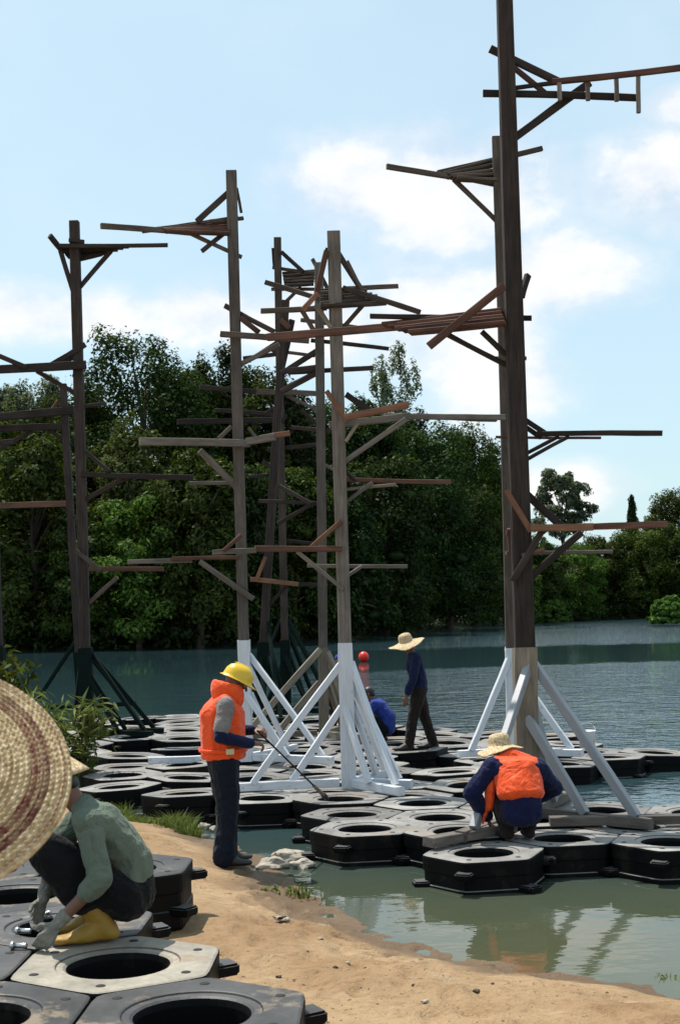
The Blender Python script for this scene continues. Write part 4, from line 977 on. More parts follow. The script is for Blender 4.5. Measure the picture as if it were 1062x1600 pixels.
class Person:
    def __init__(s, base, yaw, J, label, scale=1.0):
        s.root = empty('person', base, label, 'person', rz=yaw); s.root.scale = (scale,)*3
        s.J = {k: V3(v) for k, v in J.items()}
        s.lat = s.J.get('lat', LAT)
    def torso(s, bm, g=0.0, top=True, gd=0.0, low=True):
        J = s.J; sp = [J['pelvis']] + ([J['waist']] if 'waist' in J else [J['pelvis'].lerp(J['chest'], 0.5)]) + [J['chest']]
        fs = [fr(sp[1]-sp[0], s.lat), fr(sp[2]-sp[0], s.lat), fr(sp[2]-sp[1], s.lat)]
        rr = [(0.105, 0.155, 0.10), (0.098, 0.138, 0.09), (0.108, 0.160, 0.115)]
        B = [(sp[i], (rr[i][0]+g+gd, rr[i][1]+g, rr[i][2]+g*0.6), fs[i]) for i in range(3)]
        if low: hull(bm, B[:2])
        hull(bm, B[1:])
        if top:
            hull(bm, [B[2], (J['shL'], 0.058+g*0.7), (J['shR'], 0.058+g*0.7)])
            hull(bm, [(J['shL'], 0.05+g*0.6), (J['shR'], 0.05+g*0.6), (J['neck']-(J['neck']-J['chest']).normalized()*0.05, 0.058+g*0.6)])
    def arm(s, bm, S, g=0.0, to='wr', frac=1.0):
        J = s.J; a, e, w = J['sh'+S], J['el'+S], J['wr'+S]
        if to == 'half':
            m = a.lerp(e, frac); hull(bm, [(a, 0.054+g), (m, 0.047+g*1.2)])
        elif to == 'fore':
            m = a.lerp(e, frac); chain(bm, [m, e, w], [0.044+g, 0.041+g, 0.031+g])
        else: chain(bm, [a, e, e.lerp(w, frac)], [0.054+g, 0.041+g, 0.041+(0.030-0.041)*frac+g])
    def leg(s, bm, S, g=0.0, frac=1.0, hem=0.0):
        J = s.J; h, k, a = J['hip'+S], J['kn'+S], J['an'+S]; m = k.lerp(a, 0.35); e = k.lerp(a, frac)
        chain(bm, [h, h.lerp(k, .55), k, m, e], [0.092+g, 0.078+g, 0.060+g, 0.058+g, 0.042+g+hem])
    def foot(s, bm, S, g=0.0, L=0.19):
        a, t = s.J['an'+S], s.J['to'+S]; d = (t-a); d.z = 0; d.normalize()
        z = s.J.get('solez', 0.0) if not isinstance(s.J.get('solez', 0.0), Vector) else 0
        heel = Vector((a.x, a.y, 0.038+g*0.3))-d*0.035; ball = Vector((a.x, a.y, 0.032+g*0.3))+d*L*0.62; tip = Vector((a.x, a.y, 0.028+g*0.3))+d*L
        hull(bm, [(a, 0.042+g), (heel, (0.036+g, 0.036+g, 0.034)), (ball, (0.042+g, 0.045+g, 0.030))]); hull(bm, [(ball, (0.042+g, 0.045+g, 0.030)), (tip, (0.030+g, 0.036+g, 0.024))])
    def body(s, handL=None, handR=None, curl=0.5, hands=True, mat='skin'):
        J = s.J; bm = bmesh.new(); s.torso(bm)
        for S in 'LR': s.arm(bm, S); s.leg(bm, S); s.foot(bm, S)
        f = J['face'].normalized(); up = J.get('hup', Vector((0, 0, 1))); up = (up-f*up.dot(f)).normalized(); H = Matrix((f, up.cross(f), up)).transposed(); c = J['head']; s.H = H
        hull(bm, [(c+up*0.015-f*0.008, (0.094, 0.074, 0.098), H), (c-up*0.03+f*0.012, (0.070, 0.062, 0.075), H)])
        hull(bm, [(c-up*0.03+f*0.012, (0.066, 0.056, 0.06), H), (c-up*0.092+f*0.052, (0.026, 0.032, 0.020), H)])
        hull(bm, [(c+up*0.02+f*0.088, 0.008), (c-up*0.024+f*0.108, (0.012, 0.015, 0.010), H)])                 # nose
        hull(bm, [(c+up*0.034+f*0.080+up.cross(f)*0.032, 0.012), (c+up*0.034+f*0.080-up.cross(f)*0.032, 0.012)])  # brow
        hull(bm, [(c-up*0.058+f*0.078+up.cross(f)*0.02, 0.011), (c-up*0.058+f*0.078-up.cross(f)*0.02, 0.011)])  # lips
        for sg in (1, -1): hull(bm, [(c-f*0.01+up.cross(f)*0.076*sg, (0.018, 0.008, 0.030), H)])
        chain(bm, [J['neck']-Vector((0, 0, 0.03)), c-up*0.06-f*0.02], [0.056, 0.052])
        if hands:
            for S, hd in (('L', handL), ('R', handR)):
                w, e = J['wr'+S], J['el'+S]
                d, nn = hd if hd else ((w-e), Vector((0, 0, -1)))
                hand(bm, w+V3(d).normalized()*0.01, V3(d), V3(nn), 1 if S == 'L' else -1, curl)
        o = grow('body', bm, mat, s.root, 0.0085, 2)
        for sg in (1, -1):
            me = lathe('eye', [(0.0001, 0.011), (0.007, 0.009), (0.011, 0.0), (0.007, -0.009), (0.0001, -0.011)], 10); e = link('eye', me, M['eye'], s.root); e.location = c+up*0.012+f*0.076+up.cross(f)*0.032*sg
        return o
    def shoes(s, mat='shoe', g=0.012):
        for S in 'LR':
            bm = bmesh.new(); s.foot(bm, S, g, 0.20); grow('shoe', bm, mat, s.root, 0.009, 2)
    def trousers(s, mat, g=0.014, frac=0.97, hem=0.012, folds=0.02):
        bm = bmesh.new(); J = s.J
        w = J['waist'] if 'waist' in J else J['pelvis'].lerp(J['chest'], .5)
        F0 = fr(w-J['pelvis'], s.lat)
        hull(bm, [(J['pelvis'], (0.105+g, 0.155+g, 0.10+g), F0), (J['pelvis'].lerp(w, 0.6), (0.10+g*.6, 0.142+g*.6, 0.05), F0)])
        for S in 'LR':
            hull(bm, [(J['pelvis'], 0.10+g), (J['hip'+S], 0.092+g)]); s.leg(bm, S, g, frac, hem)
        return grow('trousers', bm, mat, s.root, 0.010, 3, folds)
    def shirt(s, mat, sleeve='long', g=0.014, frac=0.92, folds=0.02, name='shirt'):
        bm = bmesh.new(); s.torso(bm, g)
        for S in 'LR':
            if sleeve == 'long': s.arm(bm, S, g, 'wr', frac)
            elif sleeve == 'short': s.arm(bm, S, g, 'half', 0.75)
        return grow(name, bm, mat, s.root, 0.010, 3, folds)
    def hair(s):
        c, H = s.J['head'], s.H; f, up = H.col[0], H.col[2]; bm = bmesh.new()
        hull(bm, [(c+up*0.03-f*0.018, (0.094, 0.083, 0.092), H), (c-up*0.03-f*0.05, (0.05, 0.07, 0.05), H)]); grow('hair', bm, 'hair', s.root, 0.009, 2, 0.012, 0.03)
    def wear(s, name, me, mat, up_off, tilt_up=None, fwd=0.0):
        c, H = s.J['head'], s.H; f, up = H.col[0], H.col[2]
        if tilt_up is not None:
            z = V3(tilt_up).normalized(); x = (f-z*f.dot(z)).normalized(); m = Matrix((x, z.cross(x), z)).transposed().to_4x4()
        else: m = H.to_4x4(); 
        o = link(name, me, M[mat], s.root); m.translation = c+up*up_off+f*fwd; o.matrix_local = m; return o

def straw_hat_mesh(rb, rc, hc, seed=0, droop=0.02):
    rg_ = random.Random(seed); ph = [rg_.uniform(0, 6.28) for _ in range(4)]
    def wob(a, r):
        k = max(0, (r-rc)/(rb-rc)); return ((0.018*math.sin(2*a+ph[0])+0.012*math.sin(3*a+ph[1])+0.005*math.sin(7*a+ph[2]))*k*k*rb/0.25, 0.004*math.sin(5*a+ph[3])*k)
    pr = [(0.001, hc), (rc*0.45, hc*0.985), (rc*0.75, hc*0.90), (rc*0.93, hc*0.68), (rc*0.99, hc*0.35), (rc*1.02, 0.012)]
    N = 22
    for i in range(1, N+1):
        t = i/N; r = rc*1.02+(rb-rc*1.02)*t; pr.append((r, 0.012-0.012*min(1, 3*t)-droop*t**1.6+0.0022*(i % 2)))
    pr += [(rb-0.001, -droop-0.006), (rb*0.98, -droop-0.006)]
    for i in range(8, 0, -1):
        t = i/9; r = rc*1.0+(rb-rc)*t; pr.append((r, -0.005-droop*t**1.6))
    pr += [(rc*0.97, 0.01), (rc*0.93, hc*0.6), (rc*0.7, hc*0.85), (0.001, hc*0.95)]
    return lathe('straw_hat', pr, 56, wob)

# --- worker standing on the sand with orange vest and yellow helmet
Abase = on_ground(353, 1351)
A = Person(Abase, R(14), dict(pelvis=(0, 0, 0.92), waist=(0.0, 0, 1.08), chest=(0.0, 0, 1.27), neck=(0.045, 0, 1.44), head=(0.125, 0, 1.545), face=(0.86, -0.05, -0.42), hup=(0.45, 0, 0.9),
    shL=(0.0, 0.195, 1.38), shR=(0.0, -0.205, 1.38), elL=(0.05, 0.27, 1.13), elR=(-0.065, -0.285, 1.115), wrL=(0.27, 0.10, 1.13), wrR=(0.195, -0.21, 1.045),
    hipL=(0, 0.095, 0.87), hipR=(0, -0.095, 0.87), knL=(0.035, 0.105, 0.48), knR=(0.015, -0.10, 0.48), anL=(0.02, 0.115, 0.085), anR=(-0.03, -0.10, 0.085), toL=(0.3, 0.15, 0), toR=(0.3, -0.16, 0)),
    'worker in orange life vest and yellow helmet standing on the sand with a pole', 1.085)
A.body(handL=((0.8, -0.45, 0.0), (0.2, 0.2, -1)), handR=((0.95, 0.15, -0.05), (0, 0.3, -1)), curl=0.75)
A.trousers('jeans', 0.034, 0.98, 0.028, 0.03); A.shoes(); A.shirt('grey_cloth', 'short', 0.020)
for S in 'LR':
    bm = bmesh.new(); A.arm(bm, S, 0.016, 'fore', 0.72); grow('arm_sleeve', bm, 'blue_dark' if S == 'L' else 'blue_dark', A.root, 0.009, 2, 0.015)
def vest(P, g=0.055, low=0.02, sh=0.17, rs=0.062, wide=0.0):
    bm = bmesh.new(); J = P.J; sp = [J['pelvis'].lerp(J['chest'], low), J['pelvis'].lerp(J['chest'], 0.5) if 'waist' not in J else J['waist'], J['chest']]
    F0 = fr(sp[2]-sp[0], P.lat); up = F0.col[2]
    B = [(sp[0]+up*0.0, (0.115+g, 0.150+g*.7, 0.05), F0), (sp[1], (0.11+g, 0.150+g*.7+wide, 0.09), F0), (sp[2]+up*0.03, (0.112+g, 0.155+g*.45+wide, 0.11), F0)]
    hull(bm, B[:2]); hull(bm, B[1:])
    shl, shr = J['shL'].lerp(J['shR'], sh), J['shR'].lerp(J['shL'], sh)
    hull(bm, [B[2], (shl+up*0.02, rs), (shr+up*0.02, rs)])
    return bm, F0
bm, F0 = vest(A, 0.085, rs=0.072)
grow('life_vest', bm, 'orange', A.root, 0.010, 3, 0.02, 0.16)
bm = bmesh.new(); J = A.J
for k in range(14):                                                    # tall padded collar, open at the throat
    a = R(38)+k*R(284)/13; a2 = R(38)+(k+1)*R(284)/13
    def cp(a): r = 0.115; c = Vector((math.cos(a)*r, math.sin(a)*r*1.02, 0)); return J['neck']+Vector((0.01, 0, 0.0))+c+Vector((0, 0, -0.005+0.06*(1-math.cos(a))/2))
    if k < 13: hull(bm, [(cp(a), (0.036, 0.036, 0.095)), (cp(a2), (0.036, 0.036, 0.095))])
col_o = grow('vest_collar', bm, 'orange', A.root, 0.009, 3, 0.012, 0.08)
bm = bmesh.new()
for k in range(24):
    a, a2 = 2*math.pi*k/24, 2*math.pi*(k+1)/24
    q = lambda a: Vector((math.cos(a)*0.205, math.sin(a)*0.222, 0.985))
    hull(bm, [(q(a), (0.006, 0.006, 0.02)), (q(a2), (0.006, 0.006, 0.02))])
grow('belt', bm, 'orange', A.root, 0.008, 1)
beam('buckle', Vector((-0.01, -0.228, 0.985)), Vector((0.055, -0.222, 0.985)), 0.02, 0.05, M['buckle'], A.root, (0, 0, 0))
hp = [(0.001, 0.128), (0.05, 0.122), (0.09, 0.098), (0.113, 0.06), (0.121, 0.015), (0.123, 0.0), (0.145, -0.012), (0.147, -0.016), (0.12, -0.010), (0.115, 0.01), (0.10, 0.06), (0.04, 0.11), (0.001, 0.115)]
hm = lathe('helmet', hp, 40, lambda a, r: (-0.012*max(0, math.cos(a))*(1 if r > 0.13 else 0), (0.012*math.cos(2*a) if r > 0.04 else 0)+(0.030*max(0, math.cos(a))**2 if r > 0.13 else 0)))
ho = A.wear('helmet', hm, 'helmet', 0.04, None, -0.005)
hr = link('ridge', lathe('ridge', [(0.0001, 0.012), (0.012, 0.010), (0.018, 0.0)], 12), M['helmet'], ho); hr.location = (0, 0, 0.124); hr.scale = (4.6, 1.0, 0.9)

# the long pole in that worker's hands
pa = Abase+Matrix.Rotation(R(14), 3, 'Z') @ Vector((0.29, -0.06, 1.135))*1.085; pb = atY(508, 1245, Abase.y+1.35)
po = empty('paint_pole', pb, 'thin dark pole with thick wooden end held slantwise by the yellow-helmeted worker', 'pole')
d = pb-pa
def rod(name, a, b_, r0, r1, mat, parent, seg=10):
    q, f = tube_path([a-pb, b_-pb], [r0, r1], seg); me = bpy.data.meshes.new(name); me.from_pydata(q, [], f); me.update(); smooth(me); return link(name, me, M[mat], parent)
rod('handle', pa, pb-d*0.17, 0.0085, 0.0085, 'wood_dark', po); rod('grip', pb-d*0.19, pb-d*0.02, 0.017, 0.021, 'wood_tan', po); rod('head', pb-d*0.03, pb+d*0.03, 0.03, 0.026, 'shoe', po)

# --- worker squatting on the front float, back turned, orange vest and straw hat
Db = atZ(812, 1312, ZF)
D_ = Person(Db, R(97), dict(pelvis=(-0.06, 0.0, 0.235), waist=(-0.07, 0.0, 0.40), chest=(0.05, 0.0, 0.565), neck=(0.15, 0.03, 0.70), head=(0.255, 0.085, 0.735), face=(0.8, 0.2, -0.6), hup=(0.55, 0.05, 0.83),
    shL=(0.09, 0.195, 0.63), shR=(0.07, -0.185, 0.605), elL=(0.10, 0.40, 0.40), elR=(0.22, -0.37, 0.40), wrL=(0.20, 0.24, 0.19), wrR=(0.36, -0.20, 0.28),
    hipL=(-0.03, 0.10, 0.23), hipR=(-0.03, -0.10, 0.23), knL=(0.33, 0.19, 0.47), knR=(0.33, -0.17, 0.47), anL=(0.02, 0.105, 0.09), anR=(0.02, -0.085, 0.09), toL=(0.3, 0.14, 0), toR=(0.3, -0.11, 0)),
    'worker in orange life vest and straw hat squatting on a float with back turned', 1.05)
D_.body(handL=((0.25, -0.35, -0.9), (-0.3, -0.9, 0.2)), handR=((0.6, 0.3, -0.6), (0, 0.6, -0.6)), curl=0.55)
D_.trousers('brown_cloth', 0.012); D_.shoes('brown_cloth'); D_.shirt('navy', 'long', 0.036, 0.95, 0.024)
bm, F0 = vest(D_, 0.040, low=0.50, sh=0.06, rs=0.075, wide=0.035)
hull(bm, [(D_.J['shL'].lerp(D_.J['shR'], 0.2)+Vector((0.02, 0, 0.06)), 0.05), (D_.J['shR'].lerp(D_.J['shL'], 0.2)+Vector((0.02, 0, 0.06)), 0.05), (D_.J['neck']+Vector((-0.03, 0, 0.0)), 0.075)])
grow('life_vest', bm, 'orange', D_.root, 0.010, 3, 0.016, 0.14)
bm = bmesh.new()
hull(bm, [(Vector((0.08, 0.235, 0.42)), (0.08, 0.045, 0.07)), (Vector((0.11, 0.235, 0.29)), (0.075, 0.04, 0.05)), (Vector((0.09, 0.215, 0.50)), (0.06, 0.04, 0.05))]); chain(bm, [Vector((0.12, 0.255, 0.28)), Vector((0.14, 0.29, 0.13))], [0.03, 0.012])
grow('vest_front_flap', bm, 'orange', D_.root, 0.009, 3, 0.015)
bm = bmesh.new(); hull(bm, [(Vector((-0.088, 0.16, 0.47)), 0.012), (Vector((-0.10, 0.0, 0.475)), 0.012), (Vector((-0.088, -0.16, 0.47)), 0.012)])
D_.wear('straw_hat', straw_hat_mesh(0.205, 0.10, 0.125, 1, 0.035), 'straw', 0.045, (0.12, 0.10, 0.98))

# --- worker walking on the raft with wide straw hat
Bb = atZ(655, 1171, ZF)
B_ = Person(Bb, R(186), dict(pelvis=(-0.01, 0, 0.86), waist=(0.0, 0, 1.02), chest=(0.04, 0, 1.20), neck=(0.09, 0, 1.37), head=(0.125, 0.0, 1.475), face=(0.85, 0, -0.5), hup=(0.5, 0, 0.86),
    shL=(0.05, 0.18, 1.31), shR=(0.03, -0.18, 1.31), elL=(0.10, 0.225, 1.02), elR=(-0.06, -0.235, 1.02), wrL=(0.20, 0.215, 0.78), wrR=(-0.12, -0.23, 0.77),
    hipL=(0.0, 0.09, 0.82), hipR=(-0.01, -0.09, 0.82), knL=(0.10, 0.10, 0.45), knR=(-0.10, -0.09, 0.45), anL=(0.165, 0.10, 0.085), anR=(-0.215, -0.09, 0.085), toL=(0.4, 0.12, 0), toR=(0.1, -0.12, 0)),
    'worker in navy shirt and wide straw hat walking across the raft', 1.05)
B_.body(handL=((0.15, 0, -1), (-0.2, -1, 0)), handR=((-0.05, 0, -1), (0, 1, 0)), curl=0.5)
B_.trousers('brown_cloth', 0.018, 0.98, 0.015, 0.03); B_.shoes('shoe'); B_.shirt('blue_dark', 'long', 0.024, 0.8, 0.03)
B_.wear('straw_hat', straw_hat_mesh(0.265, 0.10, 0.13, 4, 0.03), 'straw', 0.055, (0.28, 0.10, 0.95))

# --- worker squatting behind the white-based tower
Cb = atZ(596, 1160, ZF)
SQ = dict(pelvis=(-0.10, 0, 0.22), waist=(-0.12, 0, 0.38), chest=(0.02, 0, 0.55), neck=(0.11, 0, 0.68), head=(0.19, 0, 0.76), face=(0.85, 0.1, -0.45), hup=(0.45, 0, 0.88),
    shL=(0.06, 0.19, 0.61), shR=(0.06, -0.19, 0.61), elL=(0.18, 0.29, 0.40), elR=(0.18, -0.29, 0.40), wrL=(0.38, 0.18, 0.30), wrR=(0.38, -0.18, 0.30),
    hipL=(-0.07, 0.10, 0.22), hipR=(-0.07, -0.10, 0.22), knL=(0.28, 0.17, 0.46), knR=(0.28, -0.17, 0.46), anL=(0.0, 0.11, 0.09), anR=(0.0, -0.11, 0.09), toL=(0.3, 0.14, 0), toR=(0.3, -0.14, 0))
C_ = Person(Cb, R(165), SQ, 'bare-headed worker in bright blue shirt squatting behind the white braces')
C_.body(); C_.hair(); C_.trousers('black_cloth'); C_.shoes(); C_.shirt('blue', 'long', 0.022)
# --- worker stooping behind the centre tower, blue cap
Gb = atZ(516, 1141, ZF)
G_ = Person(Gb, R(60), dict(pelvis=(-0.12, 0, 0.80), waist=(-0.02, 0, 0.93), chest=(0.14, 0, 1.02), neck=(0.29, 0, 1.10), head=(0.37, 0, 1.17), face=(0.9, 0, -0.42), hup=(0.4, 0, 0.9),
    shL=(0.2, 0.17, 1.06), shR=(0.2, -0.17, 1.06), elL=(0.25, 0.19, 0.78), elR=(0.25, -0.19, 0.78), wrL=(0.36, 0.12, 0.56), wrR=(0.36, -0.12, 0.56),
    hipL=(-0.10, 0.09, 0.77), hipR=(-0.10, -0.09, 0.77), knL=(0.0, 0.10, 0.43), knR=(0.0, -0.10, 0.43), anL=(-0.08, 0.10, 0.085), anR=(-0.08, -0.10, 0.085), toL=(0.2, 0.1, 0), toR=(0.2, -0.1, 0)),
    'worker in blue cap stooping, mostly hidden behind the tower posts')
G_.body(); G_.trousers('brown_cloth'); G_.shoes(); G_.shirt('navy', 'long', 0.02)
cap = lathe('cap', [(0.001, 0.115), (0.05, 0.108), (0.085, 0.08), (0.102, 0.03), (0.104, -0.01), (0.098, -0.01), (0.095, 0.03), (0.001, 0.10)], 28); co = G_.wear('cap', cap, 'blue', 0.035)
pk = link('peak', lathe('peak', [(0.0001, 0.006), (0.07, 0.004), (0.075, 0.0), (0.07, -0.003), (0.0001, -0.002)], 24), M['blue'], co); pk.location = (0.10, 0, -0.006)

# --- worker in green shirt squatting on the floats on the sand
Eb = atZ(152, 1466, ZS)
E_ = Person(Eb, R(193), dict(pelvis=(-0.185, 0, 0.235), waist=(-0.185, 0, 0.41), chest=(-0.03, 0, 0.605), neck=(0.085, 0, 0.75), head=(0.185, 0, 0.83), face=(0.75, 0.0, -0.65), hup=(0.62, 0, 0.78),
    shL=(0.045, 0.175, 0.655), shR=(0.045, -0.185, 0.655), elL=(-0.01, 0.275, 0.365), elR=(0.22, -0.26, 0.42), wrL=(0.20, 0.235, 0.155), wrR=(0.27, -0.05, 0.235),
    hipL=(-0.15, 0.10, 0.225), hipR=(-0.15, -0.10, 0.225), knL=(0.255, 0.13, 0.485), knR=(0.265, -0.16, 0.48), anL=(-0.03, 0.10, 0.10), anR=(-0.02, -0.12, 0.10), toL=(0.3, 0.13, 0), toR=(0.3, -0.16, 0)),
    'worker in sage green shirt, conical hat and yellow boots squatting on floats on the sand')
E_.body(hands=False); E_.hair()
E_.trousers('black_cloth', 0.036, 0.62, 0.02, 0.025); E_.shirt('green_cloth', 'long', 0.024, 0.28, 0.024)
for S, d, nn in (('L', (0.62, 0.0, -0.75), (0.3, -0.6, -0.5)), ('R', (0.35, 0.25, -0.85), (-0.4, 0.7, -0.2))):
    bm = bmesh.new(); w = E_.J['wr'+S]; d = V3(d).normalized(); chain(bm, [E_.J['el'+S].lerp(w, 0.86), w+d*0.012], [0.040, 0.034]); hand(bm, w+d*0.01, d, V3(nn), 1 if S == 'L' else -1, 0.42, 1.12)
    grow('glove', bm, 'glove', E_.root, 0.0055, 2, 0.006, 0.03)
for S in 'LR':
    bm = bmesh.new(); E_.foot(bm, S, 0.020, 0.22); a, k = E_.J['an'+S], E_.J['kn'+S]; chain(bm, [a, a.lerp(k, 0.30), a.lerp(k, 0.56)], [0.060, 0.066, 0.078]); grow('boot', bm, 'boot', E_.root, 0.009, 3, 0.018, 0.08)
cone = lathe('conical_hat', [(0.001, 0.135), (0.03, 0.118), (0.10, 0.058), (0.165, 0.004), (0.19, -0.016), (0.187, -0.022), (0.10, 0.048), (0.001, 0.125)], 48, lambda a, r: (0.006*math.sin(3*a)*r/0.2, 0))
E_.wear('conical_hat', cone, 'straw', 0.075, (0.10, 0.0, 1.0), -0.035)
# bolts and spanner at his hands
def bolt(px, py, rz, label):
    p = atZ(px, py, ZS+0.02); o = empty('connector_bolt', p-Vector((0, 0, 0.02)), label, 'bolt', rz=rz); o.scale = (0.72,)*3
    for nm, pr in (('shank', [(0.0001, -0.06), (0.018, -0.06), (0.020, -0.055), (0.020, 0.04), (0.0001, 0.04)]), ('head', [(0.0001, 0.035), (0.027, 0.035), (0.029, 0.04), (0.029, 0.058), (0.025, 0.062), (0.0001, 0.062)])):
        c = link(nm, lathe(nm, pr, 18), M['steel'], o); c.rotation_euler = (0, R(90), 0); c.location = (0, 0, 0.030)
bolt(37, 1455, R(170), 'shiny steel bolt lying above its twin at the gloved hand'); bolt(30, 1478, R(172), 'shiny steel bolt lying at the gloved hand on the float, just below its twin')
p0 = atZ(55, 1428, ZS+0.02); sp_ = empty('spanner', (p0.x, p0.y, ZS), 'dull steel spanner lying on the float under the gloved hands', 'spanner', rz=R(55))
beam('handle', Vector((-0.10, 0, 0.012)), Vector((0.08, 0, 0.012)), 0.022, 0.010, M['steel'], sp_, (0, 0, 0)); c = link('jaw', lathe('jaw', [(0.010, -0.006), (0.024, -0.006), (0.026, 0), (0.024, 0.006), (0.010, 0.006), (0.010, -0.006)], 6), M['steel'], sp_); c.location = (0.095, 0, 0.012)

# --- stooping worker whose big straw hat reaches into the frame
hc = atY(-124, 1194, 3.0)
Fb = Vector((hc.x-0.50, 3.22, 0)); Fb.z = gz(Fb.x, Fb.y)
yw = R(-80); Rm = Matrix.Rotation(-yw, 3, 'Z'); hl = Rm @ (hc-Fb); hn = Rm @ Vector((0.13, -0.72, 0.68)).normalized()
hd = hl-hn*0.05
F_ = Person(Fb, yw, dict(pelvis=(-0.12, 0.0, 0.86), waist=(-0.05, 0.03, 1.0), chest=(0.05, 0.12, 1.16), neck=tuple(hd-Vector((0.06, 0.11, 0.13))), head=tuple(hd-Vector((0, 0, 0.02))), face=(0.8, 0.2, -0.6), hup=tuple(hn),
    shL=(0.08, 0.29, 1.20), shR=(0.06, -0.05, 1.27), elL=(0.16, 0.30, 0.92), elR=(0.14, -0.16, 1.0), wrL=(0.30, 0.20, 0.74), wrR=(0.32, -0.10, 0.80),
    hipL=(-0.10, 0.09, 0.82), hipR=(-0.10, -0.09, 0.82), knL=(-0.02, 0.11, 0.45), knR=(-0.02, -0.11, 0.45), anL=(-0.07, 0.11, 0.085), anR=(-0.07, -0.11, 0.085), toL=(0.2, 0.12, 0), toR=(0.2, -0.12, 0)),
    'stooping worker of whom only the big braided straw hat with dark red band shows')
F_.body(); F_.trousers('jeans'); F_.shoes(); F_.shirt('grey_cloth', 'long')
def big_hat():
    RB, RC, HC = 0.33, 0.10, 0.13; NA, NR = 820, 210
    r = np.concatenate([np.linspace(0.002, RC, 34), np.linspace(RC+0.0015, RB, NR)]); a = np.linspace(0, 2*np.pi, NA, endpoint=False)
    Rr, Aa = np.meshgrid(r, a, indexing='ij')
    zc = np.where(Rr < RC, HC*np.sqrt(np.clip(1-(Rr/RC)**2.6, 0, 1))+0.004, 0); br = (Rr-RC)/(RB-RC)
    zb = np.where(Rr >= RC, -0.055*np.clip(br, 0, 1)**1.3, 0)
    sp_w = 0.0132; ring = (Rr-RC+Aa/(2*np.pi)*sp_w)/sp_w                      # spirally sewn braid rows
    k = np.floor(ring); f = ring-k
    prof = np.abs(np.sin(np.pi*f))**0.6
    per = np.round(2*np.pi*(RC+(k+0.5)*sp_w)/0.0165); per = np.maximum(per, 8)
    wv = np.sin(Aa*per/2*2+np.where(f < 0.5, 1, -1)*1.2+k*1.7)*np.sin(np.pi*f)*0.5+0.5
    rnd = np.sin(k*12.9+np.floor(Aa*per/(2*np.pi))*78.2)*43758.5; rnd = rnd-np.floor(rnd)
    zd = np.where(Rr >= RC-0.03, 0.0026*prof+0.0048*wv*prof+0.0022*rnd*prof*wv, 0.002)
    edge = np.clip((RB-Rr)/0.004, 0, 1)
    z = zc+zb+zd*edge+0.010*np.sin(2*Aa+0.6)*np.clip(br, 0, 1)**2
    X, Yv = Rr*np.cos(Aa), Rr*np.sin(Aa)
    n1, n2 = Rr.shape; V = np.stack([X.ravel(), Yv.ravel(), z.ravel()], 1); V2 = np.stack([X.ravel(), Yv.ravel(), (zc+zb).ravel()-0.006+0.010*(np.sin(2*Aa+0.6)*np.clip(br, 0, 1)**2).ravel()], 1)
    I = np.arange(n1*n2).reshape(n1, n2); J2 = np.roll(I, -1, 1)
    Q = np.stack([I[:-1].ravel(), I[1:].ravel(), J2[1:].ravel(), J2[:-1].ravel()], 1); Qb = Q[:, ::-1]+n1*n2
    rim = np.stack([I[-1], I[-1]+n1*n2, J2[-1]+n1*n2, J2[-1]], 1)
    me = np_mesh('big_straw_hat', np.concatenate([V, V2]), np.concatenate([Q, Qb, rim])); smooth(me); return me
ob = link('straw_hat', big_hat(), M['straw_big'], F_.root)
x = Vector((1, 0, 0)); x = (x-hn*x.dot(hn)).normalized(); m4 = Matrix((x, hn.cross(x), hn)).transposed().to_4x4(); m4.translation = hl; ob.matrix_local = m4

# ------------------------------------------------------------------ small things
bp = atZ(568, 1034, 0.0)
bo = empty('buoy', bp, 'round bright red buoy floating on the open water', 'buoy')
k = bp.y/F_PX*8.2
link('ball', lathe('ball', [(0.0001, 1.95*k)]+[(k*math.cos(t), k*(0.95+math.sin(t))) for t in np.linspace(1.4, -1.4, 18)]+[(0.0001, -0.05*k)], 28), M['buoy'], bo)

def rock(name, p, sx_, sy_, sz_, seed, mat='stone', parent=None):
    bm = bmesh.new(); bmesh.ops.create_icosphere(bm, subdivisions=3, radius=1.0); rg_ = np.random.default_rng(seed); ph = rg_.uniform(0, 6.28, (6, 3)); fq = rg_.uniform(1.5, 5, (6, 3))
    for v in bm.verts:
        d = sum(math.sin(fq[i, 0]*v.co.x+ph[i, 0])*math.sin(fq[i, 1]*v.co.y+ph[i, 1])*math.sin(fq[i, 2]*v.co.z+ph[i, 2]) for i in range(6)); v.co *= 1+0.16*d
        v.co = Vector((v.co.x*sx_, v.co.y*sy_, v.co.z*sz_))
    me = bpy.data.meshes.new(name); bm.to_mesh(me); bm.free()
    o = link(name, me, M[mat], parent); o.location = p; return o
for (px, py, a, b_, c_, sd_, lab) in [(452, 1340, .18, .13, .075, 1, 'largest pale rock at the water edge beside the standing worker'), (428, 1352, .14, .12, .07, 2, 'flat pale rock nearest the standing worker at the water edge'), (470, 1352, .12, .1, .06, 3, 'small pale rock half under water next to the largest one'), (318, 1293, .07, .06, .05, 4, 'little pale stone at the end of the grass strip'), (335, 1296, .05, .05, .04, 5, 'small pale stone behind the standing worker')]:
    p = atZ(px, py, 0.02); tag(rock('rock', p, a, b_, c_, sd_), lab, 'rock')
rg_ = random.Random(9)
for k in range(22):
    px, py = rg_.uniform(285, 800), rg_.uniform(1380, 1600)
    p = on_ground(px, py)
    if p.z < 0.14: continue
    s_ = rg_.uniform(0.008, 0.017)
    tag(rock('pebble', p+Vector((0, 0, s_*0.3)), s_*1.3, s_, s_*0.7, k, rg_.choice(['stone', 'trunk', 'trunk'])), 'little pebble lying on the open sand', 'pebble', 'pebbles scattered on the sand')
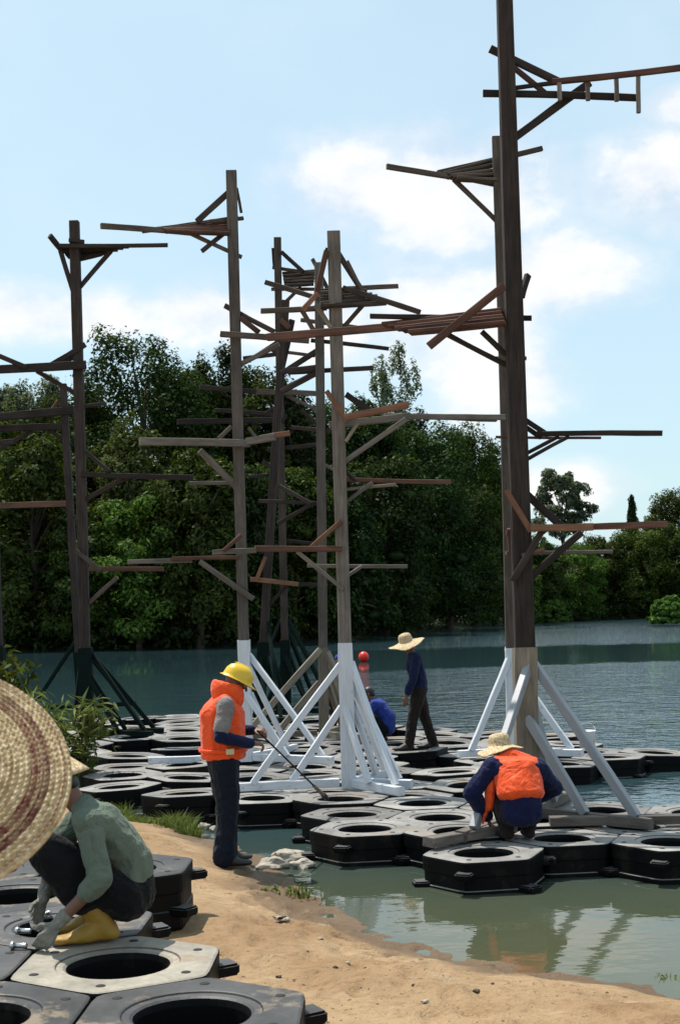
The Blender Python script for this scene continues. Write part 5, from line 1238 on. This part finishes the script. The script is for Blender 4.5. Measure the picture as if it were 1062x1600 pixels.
p = on_ground(435, 1440); lo = empty('litter_scrap', p, 'crumpled scrap of whitish litter lying on the sand', 'litter')
for k in range(4): q = rock('scrap', Vector((rg_.uniform(-.06, .06), rg_.uniform(-.03, .03), 0.018)), 0.045, 0.03, 0.014, 40+k, 'stone' if k else 'brown_cloth', lo); q.rotation_euler = (rg_.uniform(-.5, .5), rg_.uniform(-.5, .5), rg_.uniform(0, 3))
def weed(px, py, h, n_, spread, label, seed):
    p = on_ground(px, py); o = empty('weed', p-Vector((0, 0, 0.01)), label, 'weed'); rng = np.random.default_rng(seed)
    P = rng.normal(size=(n_, 3))*spread; P[:, 2] = 0; V, tri = blades(P, rng.uniform(.5, 1, n_)*h, 0.012, rng, 0.9); link('blades', np_mesh('weed', V, tri), M['grass'], o)
    LC = rng.normal(size=(n_, 3))*np.array([spread*1.3, spread*1.3, h*0.2])+np.array([0, 0, h*0.5]); LC[:, 2] = np.abs(LC[:, 2]); V, Fq = leaf_quads(LC, 0.045, rng, 0.6, 0.5); link('leaves', np_mesh('weed_leaves', V, Fq), M['leaf_c'], o)
weed(468, 1402, 0.12, 46, 0.09, 'low green weed on the sand edge below the pale rocks', 1); weed(1040, 1538, 0.10, 14, 0.03, 'tiny green sprig at the shoreline where the sand meets the water', 2); weed(418, 1392, 0.05, 18, 0.05, 'sparse flattened weed on the sand near the standing worker', 3)
# paint bucket on the raft
bp = atZ(917, 1168, ZF); bk = empty('paint_bucket', bp, 'white paint bucket standing on the raft by the white base beams', 'bucket')
link('pail', lathe('pail', [(0.0001, 0.0), (0.11, 0.0), (0.125, 0.24), (0.13, 0.25), (0.13, 0.235), (0.118, 0.235), (0.105, 0.02), (0.0001, 0.02)], 28), M['white'], bk)
q, f = tube_path([Vector((0.128*math.cos(t), 0.02, 0.24+0.12*math.sin(t))) for t in np.linspace(0, math.pi, 14)], [0.004]*14, 6); me = bpy.data.meshes.new('handle'); me.from_pydata(q, [], f); me.update(); link('handle', me, M['steel'], bk)
